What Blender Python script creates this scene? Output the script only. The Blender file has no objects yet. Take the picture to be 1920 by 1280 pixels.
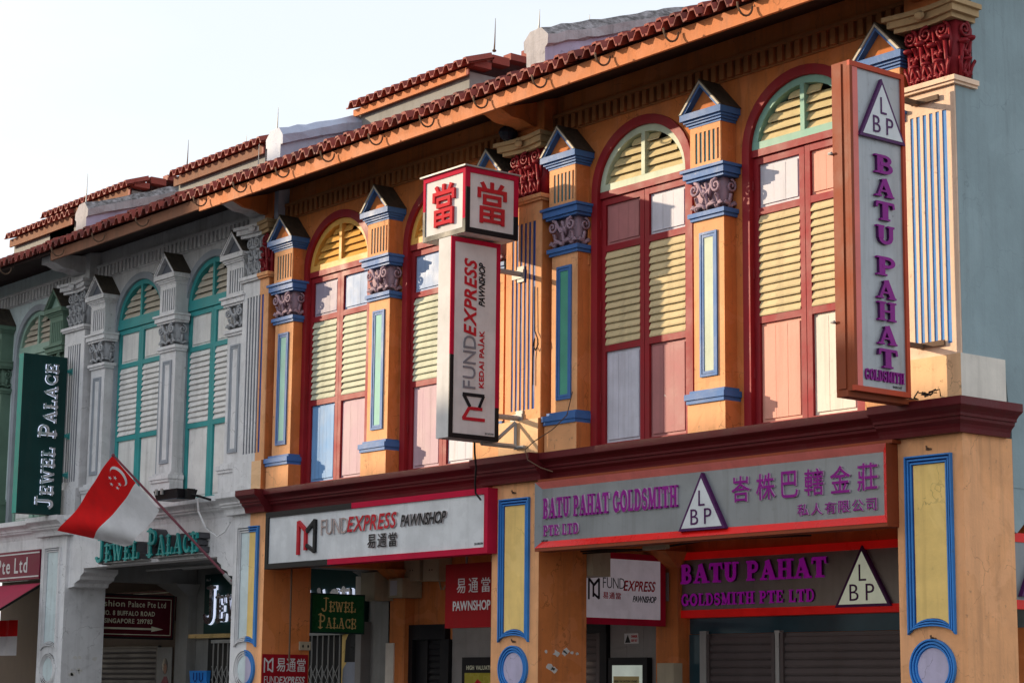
import bpy, bmesh, math, random
from mathutils import Vector, Matrix
random.seed(7)
scene = bpy.context.scene
COL = scene.collection
# ------------------------------------------------------------------ camera
def make_camera():
    az, pi_, ro = math.radians(38.384), math.radians(9.638), math.radians(.59)
    h = Vector((-math.cos(az), math.sin(az), 0)); r0 = Vector((math.sin(az), math.cos(az), 0)); u0 = Vector((0, 0, 1))
    fw = h*math.cos(pi_)+u0*math.sin(pi_); up = -h*math.sin(pi_)+u0*math.cos(pi_)
    r = r0*math.cos(ro)+up*math.sin(ro); u = -r0*math.sin(ro)+up*math.cos(ro)
    cam = bpy.data.cameras.new('camera'); co = bpy.data.objects.new('camera', cam); COL.objects.link(co)
    m = Matrix((r, u, -fw)).transposed().to_4x4(); m.translation = Vector((0, -14, 1.6)); co.matrix_world = m
    cam.sensor_width = 36; cam.lens = 3830.8/1920*36; cam.clip_start = .1; cam.clip_end = 2000
    scene.camera = co
make_camera()
# ------------------------------------------------------------------ sky and sun
SUN = Vector((-1.44, -1, .46)).normalized()
SUN_EL = math.asin(SUN.z); SUN_ROT = math.atan2(SUN.x, SUN.y)
w = bpy.data.worlds.new('World'); scene.world = w; w.use_nodes = True
nt = w.node_tree; nt.nodes.clear()
sky = nt.nodes.new('ShaderNodeTexSky'); sky.sky_type = 'NISHITA'; sky.sun_disc = False
sky.sun_elevation = SUN_EL; sky.sun_rotation = SUN_ROT; sky.dust_density = 2.0; sky.air_density = 1.0
bg1 = nt.nodes.new('ShaderNodeBackground'); bg1.inputs[1].default_value = .05
bg2 = nt.nodes.new('ShaderNodeBackground'); bg2.inputs[1].default_value = 1.0
add = nt.nodes.new('ShaderNodeAddShader'); wo = nt.nodes.new('ShaderNodeOutputWorld')
# thin bright tropical haze with faint clouds, the same all round the horizon
tc = nt.nodes.new('ShaderNodeTexCoord'); mp = nt.nodes.new('ShaderNodeMapping'); mp.inputs['Scale'].default_value = (1, 1, 2.6)
nz = nt.nodes.new('ShaderNodeTexNoise'); nz.inputs['Scale'].default_value = 2.4; nz.inputs['Detail'].default_value = 7; nz.inputs['Roughness'].default_value = .55
cr = nt.nodes.new('ShaderNodeValToRGB')
cr.color_ramp.elements[0].position = .42; cr.color_ramp.elements[0].color = (.635, .66, .70, 1)
cr.color_ramp.elements[1].position = .66; cr.color_ramp.elements[1].color = (.70, .712, .735, 1)
nt.links.new(tc.outputs['Generated'], mp.inputs[0]); nt.links.new(mp.outputs[0], nz.inputs['Vector']); nt.links.new(nz.outputs['Fac'], cr.inputs[0])
nt.links.new(cr.outputs[0], bg2.inputs[0]); nt.links.new(sky.outputs[0], bg1.inputs[0])
nt.links.new(bg1.outputs[0], add.inputs[0]); nt.links.new(bg2.outputs[0], add.inputs[1]); nt.links.new(add.outputs[0], wo.inputs[0])
sl = bpy.data.lights.new('sun', 'SUN'); sl.energy = 4.5; sl.angle = math.radians(.6); sl.color = (1, .80, .56)
so = bpy.data.objects.new('sun', sl); COL.objects.link(so); so.rotation_euler = SUN.to_track_quat('Z', 'Y').to_euler(); so.location = (-40, -30, 30)
vs = scene.view_settings; vs.view_transform = 'Standard'; vs.look = 'None'; vs.exposure = .32; vs.gamma = 1; vs.use_curve_mapping = False
try:
    scene.cycles.max_bounces = 6; scene.cycles.diffuse_bounces = 4
except Exception: pass
# ------------------------------------------------------------------ materials
def _n(t, k, **kw):
    n = t.nodes.new(k)
    for a, b in kw.items():
        if a in n.inputs: n.inputs[a].default_value = b
        else: setattr(n, a, b)
    return n
MATS = {}
def mat(name, col, rough=.75, dirt=.35, streak=.3, bump=.25, grain=1.0, metal=0, spec=.4, top=0.0, dcol=(.09, .07, .055), chip=0, ccol=(.6, .57, .5), emit=0, coat=0, wear=0):
    """painted surface: mottled colour, rain streaks, grime spots, fine relief; top = mildew on upward faces; chip = flaked paint"""
    if name in MATS: return MATS[name]
    m = bpy.data.materials.new(name); m.use_nodes = True; t = m.node_tree; L = t.links.new
    b = t.nodes['Principled BSDF']
    g = _n(t, 'ShaderNodeNewGeometry'); pos = g.outputs['Position']
    n1 = _n(t, 'ShaderNodeTexNoise', Scale=3.1*grain, Detail=6.0, Roughness=.6); L(pos, n1.inputs['Vector'])
    hv = _n(t, 'ShaderNodeMapRange'); hv.inputs[1].default_value = .3; hv.inputs[2].default_value = .7; hv.inputs[3].default_value = .86; hv.inputs[4].default_value = 1.1
    L(n1.outputs['Fac'], hv.inputs[0])
    mul = _n(t, 'ShaderNodeMix', data_type='RGBA', blend_type='MULTIPLY'); mul.inputs[0].default_value = 1; mul.inputs[6].default_value = (*col, 1)
    L(hv.outputs[0], mul.inputs[7]); cur = mul.outputs[2]
    if streak > 0:
        mpn = _n(t, 'ShaderNodeMapping'); mpn.inputs['Scale'].default_value = (9, 9, .55); L(pos, mpn.inputs[0])
        n2 = _n(t, 'ShaderNodeTexNoise', Scale=1.0, Detail=5.0, Roughness=.65); L(mpn.outputs[0], n2.inputs['Vector'])
        r2 = _n(t, 'ShaderNodeMapRange'); r2.inputs[1].default_value = .5; r2.inputs[2].default_value = .78; r2.inputs[3].default_value = 0; r2.inputs[4].default_value = streak
        L(n2.outputs['Fac'], r2.inputs[0])
        mx = _n(t, 'ShaderNodeMix', data_type='RGBA'); L(r2.outputs[0], mx.inputs[0]); L(cur, mx.inputs[6]); mx.inputs[7].default_value = (*[c*.45+d*.5 for c, d in zip(col, dcol)], 1); cur = mx.outputs[2]
    if dirt > 0:
        n3 = _n(t, 'ShaderNodeTexNoise', Scale=14.0*grain, Detail=8.0, Roughness=.72); L(pos, n3.inputs['Vector'])
        r3 = _n(t, 'ShaderNodeMapRange'); r3.inputs[1].default_value = .60; r3.inputs[2].default_value = .74; r3.inputs[3].default_value = 0; r3.inputs[4].default_value = dirt
        L(n3.outputs['Fac'], r3.inputs[0])
        mx = _n(t, 'ShaderNodeMix', data_type='RGBA'); L(r3.outputs[0], mx.inputs[0]); L(cur, mx.inputs[6]); mx.inputs[7].default_value = (*dcol, 1); cur = mx.outputs[2]
    if wear > 0:
        n6 = _n(t, 'ShaderNodeTexNoise', Scale=1.7, Detail=4.0, Roughness=.55, Distortion=.8); L(pos, n6.inputs['Vector'])
        r6 = _n(t, 'ShaderNodeMapRange'); r6.inputs[1].default_value = .53; r6.inputs[2].default_value = .56; r6.inputs[3].default_value = 0; r6.inputs[4].default_value = .30*wear; L(n6.outputs['Fac'], r6.inputs[0])
        mx = _n(t, 'ShaderNodeMix', data_type='RGBA'); L(r6.outputs[0], mx.inputs[0]); L(cur, mx.inputs[6]); mx.inputs[7].default_value = (*[min(1, c*1.12+.05) for c in col], 1); cur = mx.outputs[2]
        nd = _n(t, 'ShaderNodeTexNoise', Scale=4.0, Detail=4.0); L(pos, nd.inputs['Vector'])
        vm = _n(t, 'ShaderNodeVectorMath', operation='MULTIPLY_ADD'); L(nd.outputs['Color'], vm.inputs[0]); vm.inputs[1].default_value = (.45, .45, .45); L(pos, vm.inputs[2])
        vo = _n(t, 'ShaderNodeTexVoronoi', feature='DISTANCE_TO_EDGE', Scale=1.15); L(vm.outputs[0], vo.inputs['Vector'])
        r7 = _n(t, 'ShaderNodeMapRange'); r7.inputs[1].default_value = .0; r7.inputs[2].default_value = .007; r7.inputs[3].default_value = .55*wear; r7.inputs[4].default_value = 0; L(vo.outputs['Distance'], r7.inputs[0])
        gt = _n(t, 'ShaderNodeMapRange'); gt.inputs[1].default_value = .48; gt.inputs[2].default_value = .56; L(n1.outputs['Fac'], gt.inputs[0])
        mm = _n(t, 'ShaderNodeMath', operation='MULTIPLY'); L(r7.outputs[0], mm.inputs[0]); L(gt.outputs[0], mm.inputs[1])
        mx = _n(t, 'ShaderNodeMix', data_type='RGBA'); L(mm.outputs[0], mx.inputs[0]); L(cur, mx.inputs[6]); mx.inputs[7].default_value = (*[c*.25 for c in col], 1); cur = mx.outputs[2]
    if chip > 0:
        n5 = _n(t, 'ShaderNodeTexNoise', Scale=6.0, Detail=9.0, Roughness=.7, Distortion=.6); L(pos, n5.inputs['Vector'])
        r5 = _n(t, 'ShaderNodeMapRange'); r5.inputs[1].default_value = .73-chip*.2; r5.inputs[2].default_value = .74-chip*.2; L(n5.outputs['Fac'], r5.inputs[0])
        mx = _n(t, 'ShaderNodeMix', data_type='RGBA'); L(r5.outputs[0], mx.inputs[0]); L(cur, mx.inputs[6]); mx.inputs[7].default_value = (*ccol, 1); cur = mx.outputs[2]
    if top > 0:
        sx = _n(t, 'ShaderNodeSeparateXYZ'); L(g.outputs['Normal'], sx.inputs[0])
        n4 = _n(t, 'ShaderNodeTexNoise', Scale=11.0, Detail=8.0, Roughness=.7); L(pos, n4.inputs['Vector'])
        ad = _n(t, 'ShaderNodeMath', operation='MULTIPLY'); L(sx.outputs[2], ad.inputs[0]); L(n4.outputs['Fac'], ad.inputs[1])
        r4 = _n(t, 'ShaderNodeMapRange'); r4.inputs[1].default_value = .20; r4.inputs[2].default_value = .42; r4.inputs[3].default_value = 0; r4.inputs[4].default_value = top
        L(ad.outputs[0], r4.inputs[0])
        mx = _n(t, 'ShaderNodeMix', data_type='RGBA'); L(r4.outputs[0], mx.inputs[0]); L(cur, mx.inputs[6]); mx.inputs[7].default_value = (.035, .032, .028, 1); cur = mx.outputs[2]
    L(cur, b.inputs['Base Color'])
    rr = _n(t, 'ShaderNodeMapRange'); rr.inputs[1].default_value = .3; rr.inputs[2].default_value = .7; rr.inputs[3].default_value = max(.05, rough-.1); rr.inputs[4].default_value = min(1, rough+.1)
    L(n1.outputs['Fac'], rr.inputs[0]); L(rr.outputs[0], b.inputs['Roughness'])
    b.inputs['Metallic'].default_value = metal; b.inputs['Specular IOR Level'].default_value = spec*.45
    if coat: b.inputs['Coat Weight'].default_value = coat; b.inputs['Coat Roughness'].default_value = .08
    if emit:
        L(cur, b.inputs['Emission Color']); b.inputs['Emission Strength'].default_value = emit
    if bump > 0:
        nb = _n(t, 'ShaderNodeTexNoise', Scale=38.0, Detail=6.0, Roughness=.6); L(pos, nb.inputs['Vector'])
        nb2 = _n(t, 'ShaderNodeTexNoise', Scale=5.0, Detail=3.0); L(pos, nb2.inputs['Vector'])
        am = _n(t, 'ShaderNodeMath', operation='MULTIPLY_ADD'); L(nb2.outputs['Fac'], am.inputs[0]); am.inputs[1].default_value = 1.6; L(nb.outputs['Fac'], am.inputs[2])
        bp = _n(t, 'ShaderNodeBump', Strength=bump, Distance=.012); L(am.outputs[0], bp.inputs['Height']); L(bp.outputs[0], b.inputs['Normal'])
    MATS[name] = m; return m
def flat(name, col, rough=.5, emit=0, metal=0, spec=.4):
    return mat(name, col, rough, dirt=.12, streak=0, bump=.05, emit=emit, metal=metal, spec=spec)
orange = mat('orange_plaster', (.62, .20, .058), dirt=.6, streak=.85, top=.6, wear=1.0, chip=.03)
peach = mat('peach_plaster', (.80, .395, .185), dirt=.75, streak=.7, top=.6, wear=1.0, chip=.05)
peach_worn = mat('worn_peach_plaster', (.86, .54, .30), dirt=.95, streak=.5, top=.5, dcol=(.16, .07, .035), grain=.7, wear=1.0)
shadedorange = mat('eave_shade_orange', (.36, .15, .055), dirt=.5, streak=.4)  # frieze orange darkened to put the eave's shade into the colour
blue = mat('blue_paint', (.060, .165, .42), rough=.5, dirt=.5, streak=.35, top=.85, bump=.15, chip=.16, ccol=(.45, .45, .45))
bluebright = mat('bright_blue_paint', (.045, .23, .62), rough=.5, dirt=.5, streak=.55, bump=.15, top=.3, chip=.08)
navy = mat('navy_groove_paint', (.02, .07, .30), rough=.55, dirt=.2, streak=.2, bump=.1)
tealgroove = mat('teal_groove_paint', (.02, .17, .22), rough=.55, dirt=.2, streak=.2, bump=.1)
mint = mat('mint_panel_paint', (.64, .70, .54), dirt=.2, streak=.25, bump=.12)
mintgreen = mat('jade_panel_paint', (.10, .38, .27), dirt=.2, streak=.25, bump=.12)
yellow = mat('yellow_panel_paint', (.86, .60, .21), dirt=.3, streak=.55, bump=.15, dcol=(.22, .12, .04), wear=1.0)
lilac = mat('lilac_paint', (.46, .42, .56), dirt=.3, streak=.3, bump=.15, chip=.1, wear=1.0)
capital_purple = mat('mauve_capital_paint', (.36, .25, .31), rough=.6, dirt=.6, streak=.2, bump=.2, top=.4)
capital_red = mat('maroon_capital_paint', (.24, .014, .022), rough=.42, dirt=.6, streak=.2, bump=.3, top=.3)
stone = mat('weathered_cream_stone', (.50, .34, .18), dirt=.8, streak=.5, bump=.4, top=.8)
crimson = mat('crimson_gloss_paint', (.28, .014, .022), rough=.55, dirt=.3, streak=.6, bump=.1, spec=.5, chip=.07)
maroon = mat('maroon_cornice_paint', (.115, .010, .014), rough=.5, dirt=.45, streak=.3, bump=.15, top=.7, spec=.5)
grey = mat('grey_plaster', (.65, .645, .65), dirt=.55, streak=.7, top=.7, wear=1.0)
greytrim = mat('pale_grey_trim', (.73, .725, .73), dirt=.55, streak=.65, top=.85, wear=1.0)
greydark = mat('dark_grey_groove', (.15, .16, .19), dirt=.3, streak=.2, bump=.1)
greycap = mat('grey_capital', (.42, .43, .45), dirt=.6, streak=.2, bump=.3, top=.5)
sidegrey = mat('blue_grey_side_render', (.27, .35, .375), rough=.8, dirt=.18, streak=.35, bump=.2, grain=.5, wear=.5)
palegreen = mat('pale_green_plaster', (.64, .74, .75), dirt=.35, streak=.4, top=.6, wear=1.0)
sage = mat('sage_trim', (.15, .24, .18), dirt=.45, streak=.3, top=.8)
sagelight = mat('light_sage_paint', (.30, .46, .38), rough=.5, dirt=.25, streak=.25, bump=.1)
teal = mat('teal_frame_paint', (.05, .33, .33), rough=.45, dirt=.3, streak=.25, bump=.1)
white = mat('offwhite_shutter_paint', (.80, .79, .76), rough=.5, dirt=.3, streak=.6, bump=.12, chip=.07)
creamslat = mat('cream_slat_paint', (.58, .52, .42), rough=.55, dirt=.4, streak=.25, bump=.1)
fasciam = mat('orange_fascia_board', (.58, .20, .075), rough=.7, dirt=.6, streak=.95, bump=.25, dcol=(.22, .10, .05), wear=1.0)
fasciadull = mat('weathered_fascia_board', (.25, .115, .07), rough=.8, dirt=.8, streak=.8, bump=.3)
soffit = mat('dark_soffit_boards', (.035, .018, .016), rough=.8, dirt=.4, streak=.2)  # near-black boards deepen the eave shade by colour
tile = mat('terracotta_tile', (.27, .055, .040), rough=.6, dirt=.8, streak=.3, bump=.6, top=.25)
tile2 = mat('darker_terracotta_tile', (.16, .036, .030), rough=.65, dirt=.6, streak=.3, bump=.4, top=.3)
mossy = mat('mildewed_render', (.46, .44, .46), rough=.9, dirt=1, streak=.9, bump=.6, top=.85, grain=1.3, dcol=(.03, .03, .032))
membrane = mat('blue_grey_membrane', (.42, .47, .60), rough=.5, dirt=.3, streak=.3, bump=.5)
duskyrose = mat('dusty_rose_panel', (.42, .17, .17), rough=.55, dirt=.2, streak=.6, bump=.12, chip=.07)
lavwhite = mat('lavender_white_panel', (.58, .58, .66), rough=.5, dirt=.25, streak=.6, bump=.12, chip=.07)
lavender = mat('lavender_panel', (.38, .34, .44), rough=.5, dirt=.2, streak=.6, bump=.12, chip=.07)
skyblue = mat('sky_blue_panel', (.17, .36, .66), rough=.5, dirt=.2, streak=.6, bump=.12, chip=.07)
paleblue = mat('pale_blue_panel', (.30, .42, .66), rough=.5, dirt=.2, streak=.6, bump=.12, chip=.07)
pinkpanel = mat('salmon_pink_panel', (.72, .34, .26), rough=.55, dirt=.2, streak=.6, bump=.12, chip=.07)
mauvepanel = mat('mauve_pink_panel', (.52, .36, .42), rough=.55, dirt=.2, streak=.6, bump=.12, chip=.07)
creampanel = mat('cream_white_panel', (.72, .66, .58), rough=.5, dirt=.25, streak=.6, bump=.12, chip=.07)
fangreen = mat('pale_celadon_paint', (.52, .60, .46), rough=.5, dirt=.3, streak=.3, bump=.12)
fanteal = mat('sea_green_paint', (.24, .46, .38), rough=.5, dirt=.3, streak=.3, bump=.12)
fanyellow = mat('amber_paint', (.76, .42, .10), rough=.5, dirt=.3, streak=.3, bump=.12)
slatyellow = mat('mustard_slat_paint', (.64, .52, .30), rough=.55, dirt=.3, streak=.6, bump=.1, chip=.07)
slatgreen = mat('pale_lime_slat_paint', (.58, .60, .46), rough=.55, dirt=.3, streak=.6, bump=.1, chip=.07)
slatcream = mat('straw_slat_paint', (.66, .54, .30), rough=.55, dirt=.3, streak=.3, bump=.1)
redframe = mat('red_sign_frame', (.74, .012, .010), rough=.28, dirt=.3, streak=.2, bump=.03, spec=.5)
magenta = mat('faded_crimson_frame', (.50, .014, .05), rough=.8, dirt=.25, streak=.3, bump=.03, spec=.15)
blackgloss = mat('black_sign_frame', (.012, .012, .014), rough=.5, dirt=.2, streak=.1, bump=.02, spec=.4)
signwhite = mat('white_acrylic', (.66, .68, .70), rough=.25, dirt=.15, streak=.3, bump=.02)
aqua = mat('aqua_panel_paint', (.36, .62, .54), dirt=.2, streak=.25, bump=.12)
frameground = mat('deep_blue_groove', (.008, .04, .20), rough=.6, dirt=.2, streak=.2, bump=.1)
midgrey = mat('mid_grey_line', (.36, .39, .43), dirt=.3, streak=.3)
palepeach = mat('pale_pink_peach_plaster', (.84, .60, .44), dirt=.6, streak=.4, top=.5)
darkmoss = mat('dark_moss_render', (.10, .08, .06), rough=.95, dirt=.8, streak=.4, bump=.7, top=.6, dcol=(.02, .018, .014))
purple_bright = mat('bright_purple_acrylic', (.44, .010, .46), rough=.4, dirt=.1, streak=0, bump=.02, spec=.3, emit=.10)  # slight emission added to keep the walkway sign letters vivid
paleedge = mat('pale_letter_edge', (.66, .50, .64), rough=.35, dirt=.1, streak=0, bump=0)
silveredge = mat('silver_letter_edge', (.50, .46, .46), rough=.35, dirt=.1, streak=0, bump=0)
signcream = mat('white_sign_panel', (.68, .66, .65), rough=.8, dirt=.15, streak=.3, bump=.02, spec=.15)
steel = mat('brushed_steel_panel', (.24, .26, .275), rough=.4, dirt=.4, streak=.55, bump=.05, metal=.3, grain=.7)
steelblade = mat('weathered_aluminium_panel', (.40, .42, .44), rough=.45, dirt=.7, streak=.7, bump=.05, metal=.3)
steeldark = mat('dull_steel_panel', (.26, .24, .225), rough=.4, dirt=.2, streak=.3, bump=.03, metal=.5)
rustframe = mat('varnished_red_brown_frame', (.26, .055, .020), rough=.6, dirt=.4, streak=.45, bump=.1)
copperframe = mat('orange_red_frame', (.50, .07, .03), rough=.55, dirt=.3, streak=.35, bump=.05)
pinkrim = mat('bright_pink_rim', (.74, .19, .16), rough=.35, dirt=.25, streak=.3, bump=.03)  # pink carries the sky's reflection on the red fascia bevel in the colour
purple = mat('purple_acrylic', (.24, .006, .22), rough=.35, dirt=.1, streak=0, bump=.02, spec=.25, coat=.12)
plum = mat('dark_plum_letter', (.075, .012, .09), rough=.3, dirt=.1, streak=0, bump=.02)
chrome = mat('chrome_letter', (.62, .60, .62), rough=.14, dirt=.15, streak=0, bump=.03, metal=.9)
halo = mat('white_letter_backlight', (.75, .82, 1.0), rough=.5, dirt=0, streak=0, bump=0, emit=.55)
redletter = mat('red_letter', (.50, .018, .03), rough=.3, dirt=.15, streak=0, bump=.03)
cubered = mat('faded_red_letter', (.55, .035, .045), rough=.8, dirt=.2, streak=.1, bump=.03, spec=.15)
blackletter = mat('black_letter', (.015, .015, .017), rough=.3, dirt=.1, streak=0, bump=.02)
greyletter = mat('grey_letter', (.22, .22, .25), rough=.35, dirt=.1, streak=0, bump=.02)
bronzeletter = mat('rose_bronze_letter', (.52, .40, .38), rough=.25, dirt=.1, streak=0, bump=.03, metal=.5)
cream_letter = mat('cream_letter', (.68, .68, .50), rough=.5, dirt=.1, streak=0, bump=0)
whiteletter = mat('white_letter', (.62, .62, .62), rough=.5, dirt=.1, streak=0, bump=0)
triwhite = mat('white_triangle_panel', (.64, .67, .69), rough=.3, dirt=.1, streak=.2, bump=.02)
tricream = mat('lit_cream_triangle_panel', (.60, .64, .50), rough=.35, dirt=.05, streak=.1, bump=.02, emit=.25)
darkgreen = mat('bottle_green_panel', (.008, .045, .042), rough=.5, dirt=.15, streak=.2, bump=.02)
tealedge = mat('teal_sign_edge', (.02, .32, .25), rough=.4, dirt=.2, streak=.2, bump=.03)
litgreen = mat('lit_green_panel', (.005, .055, .02), rough=.3, dirt=.1, streak=0, bump=0, emit=.06)
goldletter = mat('gold_outline_letter', (.60, .42, .18), rough=.3, dirt=.1, streak=0, bump=.02, metal=.3, emit=.04)
tealletter = mat('turquoise_letter', (.02, .30, .29), rough=.3, dirt=.2, streak=.1, bump=.03)
lettercan = mat('dark_letter_can', (.10, .10, .11), rough=.35, dirt=.4, streak=.2, bump=.05, metal=.4)
maroonsign = mat('maroon_sign_panel', (.085, .006, .014), rough=.3, dirt=.15, streak=.1, bump=.02, spec=.1)
maroonband = mat('maroon_fascia_sign', (.17, .012, .04), rough=.35, dirt=.15, streak=.2, bump=.02, spec=.15)
awnm = mat('crimson_awning_canvas', (.36, .03, .07), rough=.8, dirt=.3, streak=.3, bump=.2)
shutterm = mat('brown_roller_shutter', (.115, .095, .095), rough=.55, dirt=.4, streak=.4, bump=.1, metal=.2)
blackpaint = mat('black_door_paint', (.012, .012, .015), rough=.45, dirt=.2, streak=.1, bump=.05)
tilewall = mat('pale_grey_tile', (.26, .245, .235), rough=.5, dirt=.3, streak=.3, bump=.1)
concrete = mat('bare_concrete', (.34, .32, .29), rough=.9, dirt=.6, streak=.5, bump=.5)
creambox = mat('cream_meter_box', (.42, .37, .27), rough=.5, dirt=.4, streak=.4, bump=.05)
galv = mat('galvanised_steel', (.40, .40, .39), rough=.6, dirt=.5, streak=.4, bump=.1, metal=.3)
rustiron = mat('rusty_iron', (.14, .085, .055), rough=.7, dirt=.7, streak=.4, bump=.3)
blackiron = mat('black_cable', (.015, .015, .016), rough=.5, dirt=.2, streak=0, bump=.05)
asphalt = mat('asphalt', (.055, .055, .058), rough=.9, dirt=.3, streak=0, bump=.4)
paving = mat('walkway_tiles', (.28, .25, .22), rough=.7, dirt=.4, streak=0, bump=.2)
flagred = mat('flag_red_cloth', (.88, .014, .016), rough=.75, dirt=0, streak=0, bump=.1)
flagwhite = mat('flag_white_cloth', (.88, .88, .90), rough=.75, dirt=.08, streak=0, bump=.1)
polem = mat('maroon_flagpole_paint', (.20, .06, .08), rough=.4, dirt=.2, streak=.1, bump=.03)
certm = mat('printed_certificate', (.50, .40, .18), rough=.5, dirt=.3, streak=.1, bump=0)
glassdark = mat('dark_glass_bottle_green', (.03, .07, .09), rough=.08, dirt=.1, streak=.1, bump=.02, spec=.8)
opp = mat('cream_render_opposite', (.66, .62, .55), dirt=.3, streak=.4)
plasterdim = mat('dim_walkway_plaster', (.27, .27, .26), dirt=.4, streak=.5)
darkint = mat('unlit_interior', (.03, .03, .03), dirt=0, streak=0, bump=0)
# ------------------------------------------------------------------ mesh builder
class MB:
    def __init__(s): s.v = []; s.f = []; s.m = []
    def add(s, vs, fs, m=0):
        o = len(s.v); s.v += [tuple(v) for v in vs]
        for f in fs: s.f.append([i+o for i in f]); s.m.append(m)
        return s
    def box(s, x0, x1, y0, y1, z0, z1, m=0, front=None, right=None, topm=None):
        o = len(s.v)
        s.v += [(x0, y0, z0), (x1, y0, z0), (x1, y1, z0), (x0, y1, z0), (x0, y0, z1), (x1, y0, z1), (x1, y1, z1), (x0, y1, z1)]
        for f, mm in (((0, 3, 2, 1), m), ((4, 5, 6, 7), m if topm is None else topm), ((0, 1, 5, 4), m if front is None else front), ((1, 2, 6, 5), m if right is None else right), ((2, 3, 7, 6), m), ((3, 0, 4, 7), m)):
            s.f.append([i+o for i in f]); s.m.append(mm)
        return s
    def taper(s, x0, x1, y0, y1, z0, X0, X1, Y0, Y1, z1, m=0):
        return s.add([(x0, y0, z0), (x1, y0, z0), (x1, y1, z0), (x0, y1, z0), (X0, Y0, z1), (X1, Y0, z1), (X1, Y1, z1), (X0, Y1, z1)],
                     [(0, 3, 2, 1), (4, 5, 6, 7), (0, 1, 5, 4), (1, 2, 6, 5), (2, 3, 7, 6), (3, 0, 4, 7)], m)
    def prism(s, poly, a, b, axis='y', m=0, capm=None):
        """poly in the plane across the axis; axis y: (x,z), axis x: (y,z), axis z: (x,y)"""
        n = len(poly)
        P = (lambda p, t: (p[0], t, p[1])) if axis == 'y' else (lambda p, t: (t, p[0], p[1])) if axis == 'x' else (lambda p, t: (p[0], p[1], t))
        o = len(s.v); s.v += [P(p, a) for p in poly]+[P(p, b) for p in poly]
        cm = m if capm is None else capm
        s.f.append([o+i for i in range(n)][::-1]); s.m.append(cm)
        s.f.append([o+n+i for i in range(n)]); s.m.append(m)
        for i in range(n):
            j = (i+1) % n; s.f.append([o+i, o+j, o+n+j, o+n+i]); s.m.append(m)
        return s
    def tube(s, pts, r, n=6, m=0, cap=True):
        pts = [Vector(p) for p in pts]; rr = r if isinstance(r, (list, tuple)) else [r]*len(pts)
        o = len(s.v); prev = None
        for i, p in enumerate(pts):
            d = (pts[min(i+1, len(pts)-1)]-pts[max(i-1, 0)]).normalized()
            if prev is None:
                a = Vector((0, 0, 1)) if abs(d.z) < .9 else Vector((1, 0, 0)); u = d.cross(a).normalized()
            else: u = (prev-d*prev.dot(d)).normalized()
            prev = u; vv = d.cross(u)
            for k in range(n):
                t = 2*math.pi*k/n; q = p+(u*math.cos(t)+vv*math.sin(t))*rr[i]; s.v.append(tuple(q))
        for i in range(len(pts)-1):
            for k in range(n):
                a = o+i*n+k; b = o+i*n+(k+1) % n; s.f.append([a, b, b+n, a+n]); s.m.append(m)
        if cap:
            s.f.append([o+k for k in range(n)][::-1]); s.m.append(m); e = o+(len(pts)-1)*n; s.f.append([e+k for k in range(n)]); s.m.append(m)
        return s
    def ball(s, c, rx, ry, rz, m=0, nu=10, nv=6, lump=0):
        o = len(s.v)
        for j in range(nv+1):
            ph = math.pi*j/nv
            for i in range(nu):
                th = 2*math.pi*i/nu; k = 1+lump*math.cos(th*3)*math.sin(ph)
                s.v.append((c[0]+rx*k*math.sin(ph)*math.cos(th), c[1]+ry*k*math.sin(ph)*math.sin(th), c[2]+rz*math.cos(ph)))
        for j in range(nv):
            for i in range(nu):
                a = o+j*nu+i; b = o+j*nu+(i+1) % nu; s.f.append([a, a+nu, b+nu, b]); s.m.append(m)
        return s
    def clipx(s, x, keep):
        bm = bmesh.new(); vs_ = [bm.verts.new(v) for v in s.v]
        for f, m in zip(s.f, s.m):
            try: ff = bm.faces.new([vs_[i] for i in f]); ff.material_index = m
            except ValueError: pass
        bmesh.ops.remove_doubles(bm, verts=bm.verts, dist=1e-5)
        r = bmesh.ops.bisect_plane(bm, geom=bm.verts[:]+bm.edges[:]+bm.faces[:], plane_co=(x, 0, 0), plane_no=(1, 0, 0), clear_outer=keep == 'l', clear_inner=keep == 'r')
        ed = [e for e in r['geom_cut'] if isinstance(e, bmesh.types.BMEdge)]
        bmesh.ops.holes_fill(bm, edges=ed)
        bm.verts.index_update()
        s.v = [tuple(v.co) for v in bm.verts]; s.f = [[v.index for v in f.verts] for f in bm.faces]; s.m = [f.material_index for f in bm.faces]
        bm.free(); return s
    def mesh(s, name, mats, smooth=False):
        me = bpy.data.meshes.new(name); me.from_pydata(s.v, [], s.f)
        for mm in (mats if isinstance(mats, (list, tuple)) else [mats]): me.materials.append(mm)
        me.polygons.foreach_set('material_index', s.m)
        if smooth: me.polygons.foreach_set('use_smooth', [True]*len(s.f))
        me.update(); return me
    def obj(s, name, mats, parent=None, smooth=False, **kw):
        if not s.f: return None
        return link(name, s.mesh(name, mats, smooth), parent, **kw)
def wm(o):
    m = o.matrix_parent_inverse @ o.matrix_basis if o.parent else o.matrix_basis.copy()
    return wm(o.parent) @ m if o.parent else m
def link(name, data, parent=None, label=None, kind=None, cat=None, group=None, M=None):
    o = bpy.data.objects.new(name, data); COL.objects.link(o)
    if M is not None: o.matrix_basis = M
    if parent:
        o.parent = parent; o.matrix_parent_inverse = wm(parent).inverted()
    if label: o['label'] = label
    if kind: o['kind'] = kind
    if cat: o['category'] = cat
    if group: o['group'] = group
    return o
def thing(name, label, cat, loc=(0, 0, 0), group=None):
    o = bpy.data.objects.new(name, None); COL.objects.link(o); o.empty_display_size = .3
    o.location = loc; o['label'] = label; o['category'] = cat
    if group: o['group'] = group
    return o
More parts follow.
